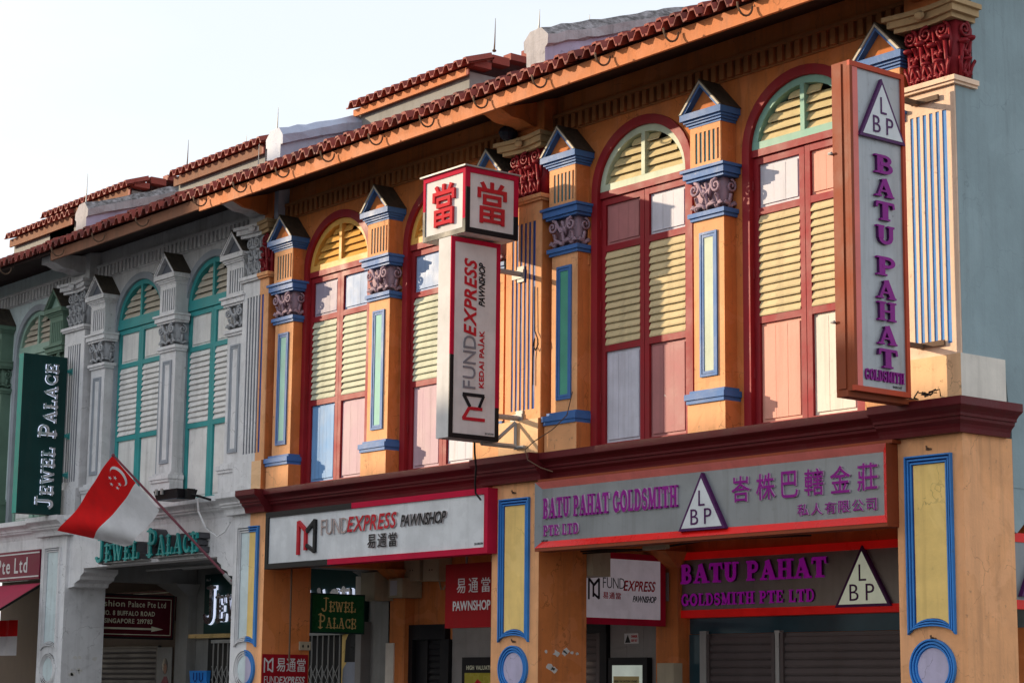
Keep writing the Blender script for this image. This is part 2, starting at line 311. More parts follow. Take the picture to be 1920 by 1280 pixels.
# ------------------------------------------------------------------ lettering
FR_FRONT = (Vector((1, 0, 0)), Vector((0, 0, 1)), Vector((0, -1, 0)))
FR_SIDE = (Vector((0, 1, 0)), Vector((0, 0, 1)), Vector((1, 0, 0)))
FR_UP = (Vector((0, 0, 1)), Vector((0, -1, 0)), Vector((1, 0, 0)))
def frame_matrix(fr, org, sx=1, sy=1, shear=0):
    r, u, n = fr
    m = Matrix(((r.x*sx, r.x*shear+u.x*sy, n.x, org[0]), (r.y*sx, r.y*shear+u.y*sy, n.y, org[1]), (r.z*sx, r.z*shear+u.z*sy, n.z, org[2]), (0, 0, 0, 1)))
    return m
_tc = {}
def text_raw(s, bold=0, depth=.02, spacing=1.0):
    """mesh of a text in unit size (origin at bbox corner) with its width and height"""
    k = (s, bold, depth, spacing)
    if k in _tc: return _tc[k]
    cu = bpy.data.curves.new('lettering', 'FONT'); cu.body = s; cu.size = 1; cu.offset = bold; cu.extrude = depth/2; cu.resolution_u = 3; cu.space_character = spacing
    o = bpy.data.objects.new('tmp', cu); COL.objects.link(o); dg = bpy.context.evaluated_depsgraph_get()
    me = bpy.data.meshes.new_from_object(o.evaluated_get(dg)); bpy.data.objects.remove(o)
    vs_ = [v.co.copy() for v in me.vertices]
    if not vs_: return None
    x0 = min(v.x for v in vs_); x1 = max(v.x for v in vs_); y0 = min(v.y for v in vs_); y1 = max(v.y for v in vs_)
    data = ([(v.x-x0, v.y-y0, v.z+depth/2) for v in vs_], [list(p.vertices) for p in me.polygons], x1-x0, y1-y0)
    bpy.data.meshes.remove(me); _tc[k] = data; return data
def text(s, fr, org, w, h, m, parent, bold=0, depth=.02, shear=0, name='lettering', spacing=1.0, label=None, edge=None):
    """text fitted in a w x h box whose lower left corner is org on the sign face"""
    d = text_raw(s, bold, 1.0, spacing)
    if not d: return None
    vs_, fs, W_, H_ = d; ww = w-abs(shear)*h if shear else w
    M = frame_matrix(fr, org)
    sx = ww/W_; sy = h/H_
    me = bpy.data.meshes.new(name); me.from_pydata([tuple(M @ Vector((x*sx+y*sy*shear, y*sy, z*depth+.001))) for x, y, z in vs_], [], fs); me.materials.append(m)
    if edge:
        me.materials.append(edge)
        for p, f in zip(me.polygons, fs):
            zs_ = [vs_[i][2] for i in f]
            if max(zs_)-min(zs_) > .5: p.material_index = 1
    return link(name, me, parent, label=label)
def letters(s, fr, org, w, h, m, parent, bold=0, depth=.02, shear=0, gap=.12, name='letter', edge=None):
    """one object per character, laid out to fill the box"""
    it = []
    for ch in s:
        if ch == ' ': it.append((None, .32)); continue
        d = text_raw(ch, bold, 1.0); it.append((ch, d[2] if d else .5))
    cap = max(text_raw(c, bold, 1.0)[3] for c in s if c != ' ')
    kern = lambda a, b: -.13 if (a or ' ')+(b or ' ') in ('PA', 'AW', 'WA', 'AT', 'LT', 'AV', 'VA', 'PJ') else 0
    kk = [kern(it[i][0], it[i+1][0]) if i < len(it)-1 else 0 for i in range(len(it))]
    tot = sum(i[1] for i in it)+gap*(len(it)-1)+sum(kk); k = (w-abs(shear)*h)/tot; x = 0; r, u, n = fr
    for q_, (ch, cw) in enumerate(it):
        if ch:
            hh = text_raw(ch, bold, 1.0)[3]/cap*h if ord(ch) < 128 else h
            text(ch, fr, Vector(org)+r*(x*k), cw*k+abs(shear)*hh, hh, m, parent, bold, depth, shear, name, edge=edge)
        x += cw+gap+kk[q_]
def arc(cx, cy, rx, ry, a0, a1, n=10):
    return [(cx+rx*math.cos(math.radians(a0+(a1-a0)*i/n)), cy+ry*math.sin(math.radians(a0+(a1-a0)*i/n))) for i in range(n+1)]
SER = {  # serif capitals as ribbons: (points, width), unit height
 'B': (.74, [([(.2, 0), (.2, 1)], .22), ([(.0, .04), (.3, .04)], .09), ([(.0, .96), (.3, .96)], .09), ([(.2, .94)]+arc(.38, .74, .2, .2, 90, -90)+[(.2, .54)], .14), ([(.2, .5)]+arc(.4, .28, .22, .22, 90, -90)+[(.2, .06)], .15)]),
 'A': (.92, [([(.14, .03), (.44, .97)], .12), ([(.42, .99), (.76, .03)], .24), ([(.22, .32), (.62, .32)], .09), ([(.0, .04), (.3, .04)], .09), ([(.54, .04), (.92, .04)], .09)]),
 'T': (.82, [([(.41, 0), (.41, 1)], .24), ([(.04, .93), (.78, .93)], .14), ([(.06, .98), (.03, .68)], .09), ([(.76, .98), (.79, .68)], .09), ([(.2, .04), (.62, .04)], .09)]),
 'U': (.84, [([(.2, .98), (.2, .34)]+arc(.42, .30, .22, .22, 180, 360)+[(.66, .34), (.66, .98)], .17), ([(.02, .96), (.36, .96)], .09), ([(.52, .96), (.82, .96)], .09), ([(.2, .98), (.2, .3)], .22)]),
 'P': (.74, [([(.2, 0), (.2, 1)], .22), ([(.0, .04), (.4, .04)], .09), ([(.0, .96), (.3, .96)], .09), ([(.2, .93)]+arc(.42, .70, .22, .23, 90, -90)+[(.2, .47)], .15)]),
 'H': (.9, [([(.2, 0), (.2, 1)], .21), ([(.7, 0), (.7, 1)], .21), ([(.2, .5), (.7, .5)], .1), ([(.02, .04), (.38, .04)], .09), ([(.02, .96), (.38, .96)], .09), ([(.52, .04), (.88, .04)], .09), ([(.52, .96), (.88, .96)], .09)]),
 'G': (.86, [(arc(.44, .5, .34, .43, 50, 310, 16), .18), ([(.70, .06), (.70, .42)], .18), ([(.5, .42), (.86, .42)], .09), ([(.70, .66), (.70, .96)], .08)]),
 'O': (.86, [(arc(.43, .5, .33, .43, 90, 450, 22), .19)]),
 'L': (.72, [([(.2, 0), (.2, 1)], .22), ([(.02, .96), (.4, .96)], .09), ([(.02, .06), (.66, .06)], .12), ([(.64, .02), (.68, .34)], .1)]),
 'D': (.84, [([(.2, 0), (.2, 1)], .22), ([(.1, .94)]+arc(.4, .5, .34, .44, 90, -90, 14)+[(.1, .06)], .15), ([(.0, .04), (.2, .04)], .09), ([(.0, .96), (.2, .96)], .09)]),
 'S': (.68, [(arc(.34, .72, .23, .21, 30, 270, 12)+arc(.34, .28, .25, .23, 90, -150, 12)[0:], .17), ([(.57, .66), (.57, .96)], .08), ([(.08, .06), (.08, .36)], .08)]),
 'M': (1.06, [([(.2, 0), (.2, 1)], .13), ([(.2, .98), (.52, .12)], .2), ([(.52, .12), (.82, .98)], .12), ([(.84, 0), (.84, 1)], .21), ([(.02, .04), (.36, .04)], .09), ([(.02, .96), (.3, .96)], .09), ([(.68, .04), (1.04, .04)], .09), ([(.76, .96), (1.04, .96)], .09)]),
 'I': (.46, [([(.23, 0), (.23, 1)], .22), ([(.03, .04), (.43, .04)], .09), ([(.03, .96), (.43, .96)], .09)]),
 'E': (.74, [([(.2, 0), (.2, 1)], .22), ([(.02, .06), (.66, .06)], .11), ([(.02, .94), (.64, .94)], .11), ([(.2, .5), (.5, .5)], .1), ([(.66, .02), (.69, .3)], .09), ([(.64, .98), (.67, .72)], .09), ([(.5, .38), (.5, .62)], .08)]),
 'J': (.62, [([(.4, .98), (.4, .24)]+arc(.22, .2, .18, .18, 0, -170, 8), .17), ([(.18, .96), (.6, .96)], .09)]),
 'W': (1.1, [([(.1, .98), (.32, .05)], .2), ([(.32, .05), (.54, .9)], .11), ([(.5, .9), (.76, .05)], .19), ([(.76, .05), (.98, .98)], .11), ([(0, .96), (.3, .96)], .09), ([(.82, .96), (1.1, .96)], .09)]),
 'C': (.76, [(arc(.44, .5, .34, .43, 48, 312, 16), .18), ([(.68, .66), (.68, .96)], .09), ([(.68, .04), (.68, .3)], .09)]),
}
EDGE = [False]
def ribbon(mb, pts, w, z0, z1, T, m=0):
    n = len(pts); L_ = []; R_ = []
    for i, p in enumerate(pts):
        a = pts[max(i-1, 0)]; b = pts[min(i+1, n-1)]; dx = b[0]-a[0]; dy = b[1]-a[1]; l = math.hypot(dx, dy) or 1
        nx, ny = -dy/l*w/2, dx/l*w/2; L_.append((p[0]+nx, p[1]+ny)); R_.append((p[0]-nx, p[1]-ny))
    o = len(mb.v)
    for q in range(n):
        mb.v += [T(L_[q], z0), T(R_[q], z0), T(L_[q], z1), T(R_[q], z1)]
    for q in range(n-1):
        a = o+q*4; b = a+4
        for k_, f in enumerate(((a+2, a+3, b+3, b+2), (a, b, b+1, a+1), (a, a+2, b+2, b), (a+1, b+1, b+3, a+3))): mb.f.append(list(f)); mb.m.append(m if k_ == 0 or not EDGE[0] else 1)
    for a in (o, o+(n-1)*4): mb.f.append([a, a+1, a+3, a+2]); mb.m.append(m)
def serif(s, fr, org, w, h, mats, parent, depth=.03, ornate=False, fat=1.0, name='letter', gap=.1, big_initial=False, lift=0, halo_mat=None, one=False):
    it = []; first = True
    for ch in s:
        if ch == ' ': it.append((None, .35, 1)); first = True; continue
        k = 1.0 if (first or not big_initial) else .72
        it.append((ch, SER[ch][0]*k*(1 if k == 1 else 1.0), k)); first = False
    tot = sum(i[1] for i in it)+gap*(len(it)-1); sc = w/tot; x = 0; r, u, nn = fr; org = Vector(org)
    EDGE[0] = isinstance(mats, (list, tuple))
    big = MB()
    for ch, cw, k in it:
        if ch:
            mb = big if one else MB(); bh = MB()
            T = lambda p, z, x=x, k=k: tuple(org+r*((x+p[0]*k)*sc)+u*(p[1]*h*k)+nn*z)
            dz = 0
            for pts, ww in SER[ch][1]:
                if len(pts) == 2 and pts[0][1] == pts[1][1] and ww >= .22: pass
                if halo_mat and not EDGE[0]: ribbon(bh, pts, (ww*fat+.04), lift*.2, lift*.5+dz, T, 0)
                ribbon(mb, pts, ww*fat, lift, lift+depth+dz, T); dz += .0006
                if ornate:
                    for e in (pts[0], pts[-1]):
                        c = [(e[0]+ww*.62*math.cos(2*math.pi*i/8), e[1]+ww*.42*math.sin(2*math.pi*i/8)) for i in range(8)]
                        o = len(mb.v); mb.v += [T(p, lift+depth*.4) for p in c]+[T(p, lift+depth+dz) for p in c]
                        mb.f.append([o+8+i for i in range(8)]); mb.m.append(0)
                        for i in range(8): mb.f.append([o+i, o+(i+1) % 8, o+8+(i+1) % 8, o+8+i]); mb.m.append(0)
                        dz += .0006
                    if len(pts) == 2 and abs(pts[0][0]-pts[1][0]) < .01 and ww >= .2:
                        cx, cy = pts[0][0], .5; c = [(cx-.2, cy), (cx, cy-.09), (cx+.2, cy), (cx, cy+.09)]
                        o = len(mb.v); mb.v += [T(p, lift+depth*.4) for p in c]+[T(p, lift+depth+dz) for p in c]
                        mb.f.append([o+4+i for i in range(4)]); mb.m.append(0)
                        for i in range(4): mb.f.append([o+i, o+(i+1) % 4, o+4+(i+1) % 4, o+4+i]); mb.m.append(0)
                        dz += .0006
            if not one:
                lo = mb.obj(name, mats, parent)
                if halo_mat: bh.obj('backlight', halo_mat, lo)
        x += cw+gap
    if one: big.obj('lettering', mats, parent)
    EDGE[0] = False
def tri_logo(fr, org, w, h, parent, panel=triwhite, edge=plum, letterm=plum, t=.045):
    """white triangle with a plum rim and the letters L / B P; org = lower left"""
    r, u, n = fr; org = Vector(org); P = lambda a, b, z: tuple(org+r*(a*w)+u*(b*h)+n*z)
    mb = MB(); o3 = [(0, 0), (1, 0), (.5, 1)]
    mb.add([P(a, b, 0) for a, b in o3]+[P(a, b, t) for a, b in o3], [(3, 4, 5), (0, 1, 4, 3), (1, 2, 5, 4), (2, 0, 3, 5)], 0)
    i3 = [(.07, .045), (.93, .045), (.5, .90)]
    mb.add([P(a, b, t*.5) for a, b in i3]+[P(a, b, t+.004) for a, b in i3], [(3, 4, 5), (0, 1, 4, 3), (1, 2, 5, 4), (2, 0, 3, 5)], 1)
    e = mb.obj('triangle_emblem', [edge, panel], parent)
    base = t+.005
    for ch, (a, b, cw, chh) in {'L': (.45, .42, .13, .27), 'B': (.28, .10, .16, .27), 'P': (.57, .10, .15, .27)}.items():
        text(ch, fr, P(a, b, base), cw*w, chh*h, letterm, e, bold=-.005, depth=.004)
def fe_logo(fr, org, w, h, parent, mred=redletter, mblack=blackletter, depth=.03, flip=False):
    """open door shaped emblem of two bent bars; org = lower left"""
    r, u, n = fr; org = Vector(org); mb = MB()
    T = lambda p, z: tuple(org+r*(p[0]*w)+u*(p[1]*h)+n*z)
    def bar(pts, wd, m, dz): 
        for i in range(len(pts)-1): ribbon(mb, [pts[i], pts[i+1]], wd, 0, depth+dz+i*.0008, T, m)
    bar([(.06, 0), (.06, .98)], .12, 0, 0); bar([(.06, .95), (.50, .66)], .12, 0, .0006); bar([(.45, .72), (.45, .12)], .12, 0, .0012)
    bar([(.50, .66), (.94, .95)], .12, 1, .0018); bar([(.94, .98), (.94, .04)], .12, 1, .0024); bar([(.94, .06), (.5, .26)], .1, 1, .003)
    return mb.obj('emblem', [mred, mblack], parent)
# ------------------------------------------------------------------ ground and street
MB().box(-400, 400, -400, 0-.9, -.3, 0).obj('street', asphalt, kind='structure')
MB().box(-400, 400, -.9, 400, -.3, .15).obj('walkway_floor', paving, kind='structure')
MB().box(-400, 60, -1.05, -.9, -.1, .149).obj('kerb', concrete, kind='structure')
def opposite(name, x0, x1, y1, h, label):
    t = thing(name, label, 'building', ((x0+x1)/2, y1-5, 0))
    b = MB(); b.box(x0, x1, y1-11, y1, 0, h); b.box(x0-.1, x1+.1, y1-11.1, y1+.25, h-.5, h+.12)
    b.obj('wall', opp, t)
    wnd = MB()
    z = 4.2
    while z < h-2:
        x = x0+1.2
        while x < x1-1.5: wnd.box(x, x+1.1, y1-.05, y1+.02, z, z+1.6); x += 2.4
        z += 3.3
    wnd.obj('window_row', glassdark, t, kind='stuff')
opposite('terrace_building', -49.2, -36.5, -18.5, 12.45, 'cream four storey terrace across the street behind the camera')  # out of view; height sets the shade line, width trimmed to admit sky
t = thing('shade_tower', 'unseen taller cream block behind the camera, flank slanted along the sun to shape its shade', 'building', (-70, -22, 0))
b = MB(); b.prism([(-49.3, -18.5), (-49.3-1.44*11, -29.5), (-80, -29.5), (-80, -18.5)][::-1], 0, 17.2, 'z'); b.obj('wall', opp, t)  # flank cut along the sun so the added shade ends at the grey house
b = MB()
for z in (4.2, 7.5, 10.8, 14.1):
    for k in range(12): b.box(-79+2.4*k, -77.8+2.4*k, -18.52, -18.45, z, z+1.6)
b.obj('window_row', glassdark, t, kind='stuff')
# ------------------------------------------------------------------ carved pieces
def spiral(mb, c, R, fr, turns=1.6, rt=.016, sgn=1, start=90, m=0, n=16):
    r, u, nn = fr; c = Vector(c); pts = []
    for i in range(n+1):
        t = i/n; a = math.radians(start)+sgn*2*math.pi*turns*t; rad = R*(1-.85*t)
        pts.append(c+r*(rad*math.cos(a))+u*(rad*math.sin(a))+nn*(.006+.012*t))
    mb.tube(pts, [rt*(1-.35*i/n) for i in range(n+1)], 5, m)
def leaf(mb, base, w, h, fr, m=0, out=.05):
    r, u, nn = fr; b = Vector(base)
    for sgn in (-1, 1):
        for k in range(3):
            a = math.radians(25+22*k)
            p0 = b+u*(h*.1*k); p1 = b+r*(sgn*w*.5*math.sin(a))+u*(h*(.3+.2*k)*math.cos(a)*1.2)+nn*(out*.7); p2 = p1+r*(sgn*w*.12)-u*(h*.06)+nn*(out*.3)
            mb.tube([p0, (p0+p1)/2+nn*out*.4, p1, p2], [.012, .02, .018, .006], 5, m)
    mb.tube([b, b+u*h*.5+nn*out*.3, b+u*h*.9+nn*out, b+u*h*.85+nn*(out*1.5)], [.02, .018, .02, .008], 6, m)
def small_capital(cx, z0, z1, yf, hw):
    mb = MB(); F = FR_FRONT
    mb.taper(cx-hw*.70, cx+hw*.70, yf+.055, .27, z0, cx-hw*.86, cx+hw*.86, yf+.04, .27, z1)
    h = z1-z0
    for s in (-1, 1):
        spiral(mb, (cx+s*hw*.66, yf-.005, z1-h*.27), h*.23, F, 1.5, .019, s, 90)
        mb.tube([(cx+s*.02, yf+.03, z0+h*.4), (cx+s*hw*.2, yf+.0, z0+h*.55), (cx+s*hw*.42, yf-.015, z1-h*.1), (cx+s*hw*.66, yf-.008, z1-h*.04)], [.012, .018, .02, .017], 6)
    leaf(mb, (cx, yf+.02, z0+.01), hw*1.1, h*.55, F, out=.04)
    for s in (-1, 1): leaf(mb, (cx+s*hw*.62, yf+.03, z0+.01), hw*.6, h*.5, F, out=.035)
    leaf(mb, (cx, yf+.02, z0+h*.5), hw*.5, h*.42, F, out=.03)
    # right flank volute
    G = FR_SIDE; xr = cx+hw*.95
    spiral(mb, (xr+.0, yf+.12, z1-h*.28), h*.22, G, 1.4, .015, -1, 90)
    leaf(mb, (cx+hw*.84, yf+.12, z0+.01), hw*.7, h*.5, G, out=.03)
    return mb
def big_capital(x0, x1, z0, z1, yf, side=False):
    mb = MB(); F = FR_FRONT; h = z1-z0; cw = x1-x0; cx = (x0+x1)/2
    mb.taper(x0+.05, x1-.03, yf+.05, .27, z0, x0+.02, x1-.0, yf+.03, .27, z1)
    def face(P0, dirv, width, fr, nst):
        for i in range(nst):
            t = (i+.5)/nst; c = Vector(P0)+dirv*(width*t); zt = z0+h*(.62 if i % 2 == 0 else .70)
            n = fr[2]
            mb.tube([c+Vector((0, 0, 0)), c+n*.02+Vector((0, 0, h*.3)), c+n*.03+Vector((0, 0, zt-z0))], [.022, .016, .026], 7)
            q = c+n*.045+Vector((0, 0, zt-z0)); mb.ball(q, .05, .045, .028, lump=.2)
            for s in (-1, 1):
                mb.tube([c+n*.02, c+n*.03+fr[0]*(s*.025)+Vector((0, 0, h*.22)), c+n*.05+fr[0]*(s*.055)+Vector((0, 0, h*.34)), c+n*.055+fr[0]*(s*.05)+Vector((0, 0, h*.29))], [.012, .018, .016, .006], 5)
            q = c+n*.05+fr[0]*(width/nst*.5)+Vector((0, 0, h*.33))
            if i < nst-1: mb.ball(q, .042, .04, .022, lump=.25); leaf(mb, c+fr[0]*(width/nst*.5), .1, h*.34, fr, out=.05); leaf(mb, c+fr[0]*(width/nst*.5)+Vector((0, 0, h*.38)), .08, h*.3, fr, out=.05)
        nv = 3 if width > .4 else 1
        for i in range(nv):
            t = (i+.5)/nv; c = Vector(P0)+dirv*(width*t)+Vector((0, 0, h*.84))
            spiral(mb, c+fr[2]*.02-fr[0]*.012, h*.145, fr, 1.7, .019, 1 if i % 2 else -1, 70, n=18)
            mb.tube([c+fr[0]*.05+Vector((0, 0, -h*.45)), c+fr[2]*.02+fr[0]*.08+Vector((0, 0, -h*.2)), c+fr[2]*.03+fr[0]*.07+Vector((0, 0, .02))], [.012, .018, .014], 5)
    face((x0+.03, yf+.03, z0), Vector((1, 0, 0)), cw-.06, F, 4)
    if side: face((x1-.01, yf+.04, z0), Vector((0, 1, 0)), .2, FR_SIDE, 2)
    return mb
# ------------------------------------------------------------------ colour schemes
ORANGE = dict(body=orange, front=peach, trim=blue, groove=tealgroove, frame=blue, cap=capital_purple, bigcap=capital_red, biggroove=navy, aba=stone, roofm=darkmoss, rim=creamslat, tymp=orange, pier=peach, pierside=orange)
GREY = dict(body=grey, front=greytrim, trim=greytrim, groove=greydark, frame=midgrey, cap=greycap, bigcap=greycap, biggroove=greydark, aba=greytrim, roofm=darkmoss, rim=greytrim, tymp=greydark, pier=greytrim, pierside=grey)
GREEN = dict(body=palegreen, front=sagelight, trim=sage, groove=sage, frame=sage, cap=sage, bigcap=sage, biggroove=sage, aba=sage, roofm=darkmoss, rim=sage, tymp=sagelight, pier=palegreen, pierside=palegreen)
GREENPIL = dict(GREEN, body=sage, front=sage, panel=sage)
chipm = mat('exposed_white_plaster', (.62, .60, .56), dirt=.2, streak=0)
YW = .27     # upper wall plane
def small_pilaster(house, cx, C, panel, frame=None, label=None):
    """narrow Corinthian pilaster: pedestal, shaft with sunk panel, capital, fluted block, gabled top"""
    mb = MB(); yf = .10
    mb.box(cx-.27, cx+.27, .05, YW, 4.0, 4.43, 0, front=1)
    mb.box(cx-.22, cx+.22, yf, YW, 4.56, 6.31, 0, front=1)
    mb.box(cx-.225, cx+.225, .07, YW, 6.83, 7.29, 0, front=1)
    P = mb.obj('pilaster', [C['body'], C['front']], house, label=label)
    a = MB()                                         # base and neck mouldings
    for (z0, z1, hw, y) in ((4.43, 4.47, .27, .03), (4.47, 4.53, .285, .015), (4.53, 4.565, .25, .06)): a.box(cx-hw, cx+hw, y, YW-.002, z0, z1)
    a.obj('base_moulding', C['trim'], P); a = MB()
    for (z0, z1, hw, y) in ((6.31, 6.345, .245, .075), (6.345, 6.39, .265, .055)): a.box(cx-hw, cx+hw, y, YW-.002, z0, z1)
    a.obj('neck_moulding', C['trim'], P)
    b = MB()
    for (z0, z1, hw, y, Y) in ((6.715, 6.745, .27, .045, .0), (6.745, 6.815, .295, .02, .0), (6.815, 6.845, .315, -.005, .0)): b.box(cx-hw, cx+hw, y, YW-.003, z0+.001, z1)
    b.obj('abacus', C['trim'], P)
    small_capital(cx, 6.39, 6.715, yf-.03, .24).obj('capital', C['cap'], P, smooth=True)
    # fluted block grooves (sunk dark strips shown by raised ribs)
    g = MB(); g.box(cx-.175, cx+.175, .0665, .069, 6.90, 7.22)
    g.obj('flute_ground', C['groove'], P)
    rb = MB(); n = 4; wd = .35; rw = wd/(n*2-1+.0)*.0+.038
    k = 5; step = (.35-.034)/(k)
    for i in range(k+1): x = cx-.175+i*step; rb.box(x-.001, x+.029, .056, .0664, 6.90, 7.22)
    rb.box(cx-.221, cx-.176, .0562, .0698, 6.846, 7.285); rb.box(cx+.176+.029, cx+.221, .0562, .0698, 6.846, 7.285); rb.box(cx-.1755, cx+.2045, .0564, .0698, 6.846, 6.90); rb.box(cx-.1755, cx+.2045, .0564, .0698, 7.22, 7.285)
    rb.obj('flute_rib', C['front'], P, kind='stuff')
    # sunk panel
    f = MB(); z0, z1 = 4.70, 6.18
    for hw, dz, y0 in ((.125, 0, .082), (.095, .03, .088)):
        t = .026
        f.box(cx-hw, cx-hw+t, y0, .0995, z0+dz, z1-dz); f.box(cx+hw-t, cx+hw, y0, .0995, z0+dz, z1-dz)
        f.box(cx-hw+t, cx+hw-t, y0, .0995, z0+dz, z0+dz+t); f.box(cx-hw+t, cx+hw-t, y0, .0995, z1-dz-t, z1-dz)
    f.obj('panel_frame', frame or C['frame'], P)
    MB().box(cx-.068, cx+.068, .0955, .099, z0+.057, z1-.057).obj('panel', panel, P)
    # gabled top
    c = MB()
    for i, (z0, z1, hw, y) in enumerate(((7.285, 7.31, .235, .05), (7.31, 7.335, .255, .03), (7.335, 7.36, .275, .01), (7.36, 7.43, .30, -.02))): c.box(cx-hw, cx+hw, y, YW-.004, z0+.001, z1)
    c.obj('cornice', C['trim'], P)
    q = MB()
    q.prism([(cx-.24, 7.432), (cx+.24, 7.432), (cx, 7.68)], .055, YW-.003, 'y', 0)
    q.obj('tympanum', C['tymp'], P)
    e = MB(); ap = 7.735
    for s in (-1, 1):
        poly = [(cx+s*.295, 7.431), (cx+s*.235, 7.431), (cx, ap-.06), (cx, ap)]
        e.prism(poly if s > 0 else poly[::-1], -.015, YW-.006, 'y', 0)
        poly = [(cx+s*.298, 7.431), (cx+s*.268, 7.431), (cx+s*.0, ap-.022), (cx+s*.0, ap+.004)]
        e.prism(poly if s > 0 else poly[::-1], -.03, -.0155, 'y', 1)
    e.obj('gable_rim', [C['trim'], C['rim']], P)
    rf = MB()
    for s in (-1, 1):
        poly = [(cx+s*.315, 7.428), (cx+s*.298, 7.428), (cx, ap+.005), (cx, ap+.024)]
        rf.prism(poly if s > 0 else poly[::-1], -.028, YW-.001, 'y', 0)
    rf.obj('gable_roof', C['roofm'], P)
    return P
def big_pilaster(house, x0, x1, C, clip=None, side=False, label=None):
    """party wall pilaster: base block, fluted shaft, leafy capital, abacus, plain pier and corbel"""
    cx = (x0+x1)/2; yf = .05
    def out(mb, name, mats, par, **k):
        if clip: mb.clipx(*clip)
        return mb.obj(name, mats, par, **k)
    mb = MB(); mb.box(x0-.05, x1+.02, -.01, YW, 4.0, 4.52, 0, front=2); mb.box(x0, x1, yf, YW, 4.52, 6.98, 0, front=1); mb.box(x0+.02, x1-.02, .08, YW-.001, 7.72, 8.3, 0)
    P = out(mb, 'party_pilaster', [C['body'], C['front'], peach_worn if 'worn' in C or C is ORANGE else C['front']], house, label=label)
    rb = MB(); n = 6; gw = .42 if x1-x0 > .6 else .36; gx = cx-gw/2; step = gw/(n-.35); rr = step*.55
    g = MB(); g.box(gx-.004, gx+gw+.004, yf-.0035, yf-.001, 4.64, 6.76); out(g, 'flute_ground', C['biggroove'], P)
    for i in range(n-1): x = gx+i*step+step*.52; rb.box(x, x+rr*.8, yf-.012, yf-.0036, 4.64, 6.76)
    rb.box(x0+.001, gx, yf-.0122, yf, 4.53, 6.97); rb.box(gx+gw, x1-.001, yf-.0122, yf, 4.53, 6.97); rb.box(gx+.0005, gx+gw-.0005, yf-.0124, yf, 4.53, 4.64); rb.box(gx+.0005, gx+gw-.0005, yf-.0124, yf, 6.76, 6.97)
    out(rb, 'flute_rib', C['front'], P, kind='stuff')
    tr = MB()
    for z0, z1, e in ((6.975, 7.0, .03), (7.0, 7.045, .05)): tr.box(x0-e, x1+e, yf-e-.02, YW+(.06 if side else -.002), z0, z1)
    out(tr, 'moulding', C['front'] if C['body'] is orange else C['trim'], P)
    out(big_capital(x0, x1, 7.045, 7.60, yf, side), 'capital', C['bigcap'], P, smooth=not clip)
    ab = MB(); N = 10
    for (z0, z1, e) in ((7.59, 7.635, .03), (7.635, 7.70, .075), (7.70, 7.745, .11)):
        pts = []
        for i in range(N+1): t = i/N; pts.append((x0-e+(x1-x0+2*e)*t, yf-e-.03+.05*math.sin(math.pi*t)))
        pts += [(x1+e, YW+(.05 if side else -.004)), (x0-e, YW+(.05 if side else -.004))]
        ab.prism(pts, z0+.0005, z1, 'z', 0)
    ab.ball((cx, yf-.10, 7.67), .05, .04, .045, lump=.2)
    out(ab, 'abacus', C['aba'], P)
    co = MB(); prof = [(.2, 8.15), (.2, 7.86), (.0, 7.86), (-.12, 7.90), (-.28, 7.91), (-.42, 7.97), (-.50, 7.975), (-.50, 8.10)]
    co.prism(prof[::-1], cx-.16, cx+.16, 'x', 0)
    out(co, 'eave_corbel', C['body'], P)
    return P
def ellipse(a, b, n=24, a0=0, a1=180):
    return [(a*math.cos(math.radians(a0+(a1-a0)*i/n)), b*math.sin(math.radians(a0+(a1-a0)*i/n))) for i in range(n+1)]
ZS = 6.96; ZB = 4.10
def ring(mb, cx, ao, bo, ai, bi, y0, y1, m=0, zb=ZB, zs=ZS, n=22):
    """arched band with straight legs"""
    out_ = [(cx+ao, zb)]+[(cx+x, zs+z) for x, z in ellipse(ao, bo, n)]+[(cx-ao, zb)]
    in_ = [(cx+ai, zb)]+[(cx+x, zs+z) for x, z in ellipse(ai, bi, n)]+[(cx-ai, zb)]
    for i in range(len(out_)-1):
        a, b, c, d = out_[i], out_[i+1], in_[i+1], in_[i]
        mb.add([(p[0], y, p[1]) for y in (y0, y1) for p in (a, b, c, d)], [(0, 1, 2, 3), (0, 4, 5, 1), (2, 6, 7, 3), (5, 4, 7, 6)], m)
def slat_row(mbs_parent, x0, x1, z0, z1, n, y, m, half=None, cx=None, tilt=.05, name='slat'):
    """tilted louvre boards; each its own object sharing mesh data where equal"""
    h = (z1-z0)/n; cache = {}; yo, yi, zo = (-.026, .026, .56) if half else (-.018, .014, .53)
    for i in range(n):
        zc = z0+h*(i+.5); a, b = x0, x1
        if half:
            w_ = half(zc+h*.3); a = max(x0, cx-w_); b = min(x1, cx+w_)
            if b-a < .06: continue
        key = round(b-a, 3)
        if key not in cache:
            L_ = (b-a)/2; t = .007
            q = MB(); q.add([(-L_, yo, -h*zo), (L_, yo, -h*zo), (L_, yi, h*.46), (-L_, yi, h*.46), (-L_, yo-.004, -h*zo+t*2), (L_, yo-.004, -h*zo+t*2), (L_, yi-.006, h*.46+t), (-L_, yi-.006, h*.46+t)],
                            [(0, 3, 2, 1), (4, 5, 6, 7), (0, 1, 5, 4), (1, 2, 6, 5), (2, 3, 7, 6), (3, 0, 4, 7)])
            cache[key] = q.mesh(name, m)
        M = Matrix.Translation(((a+b)/2, y, zc)) @ Matrix.Rotation(random.uniform(-.012, .012), 4, 'Y') @ Matrix.Rotation(random.uniform(-.05, .05), 4, 'X')
        link(name, cache[key], mbs_parent, M=M)
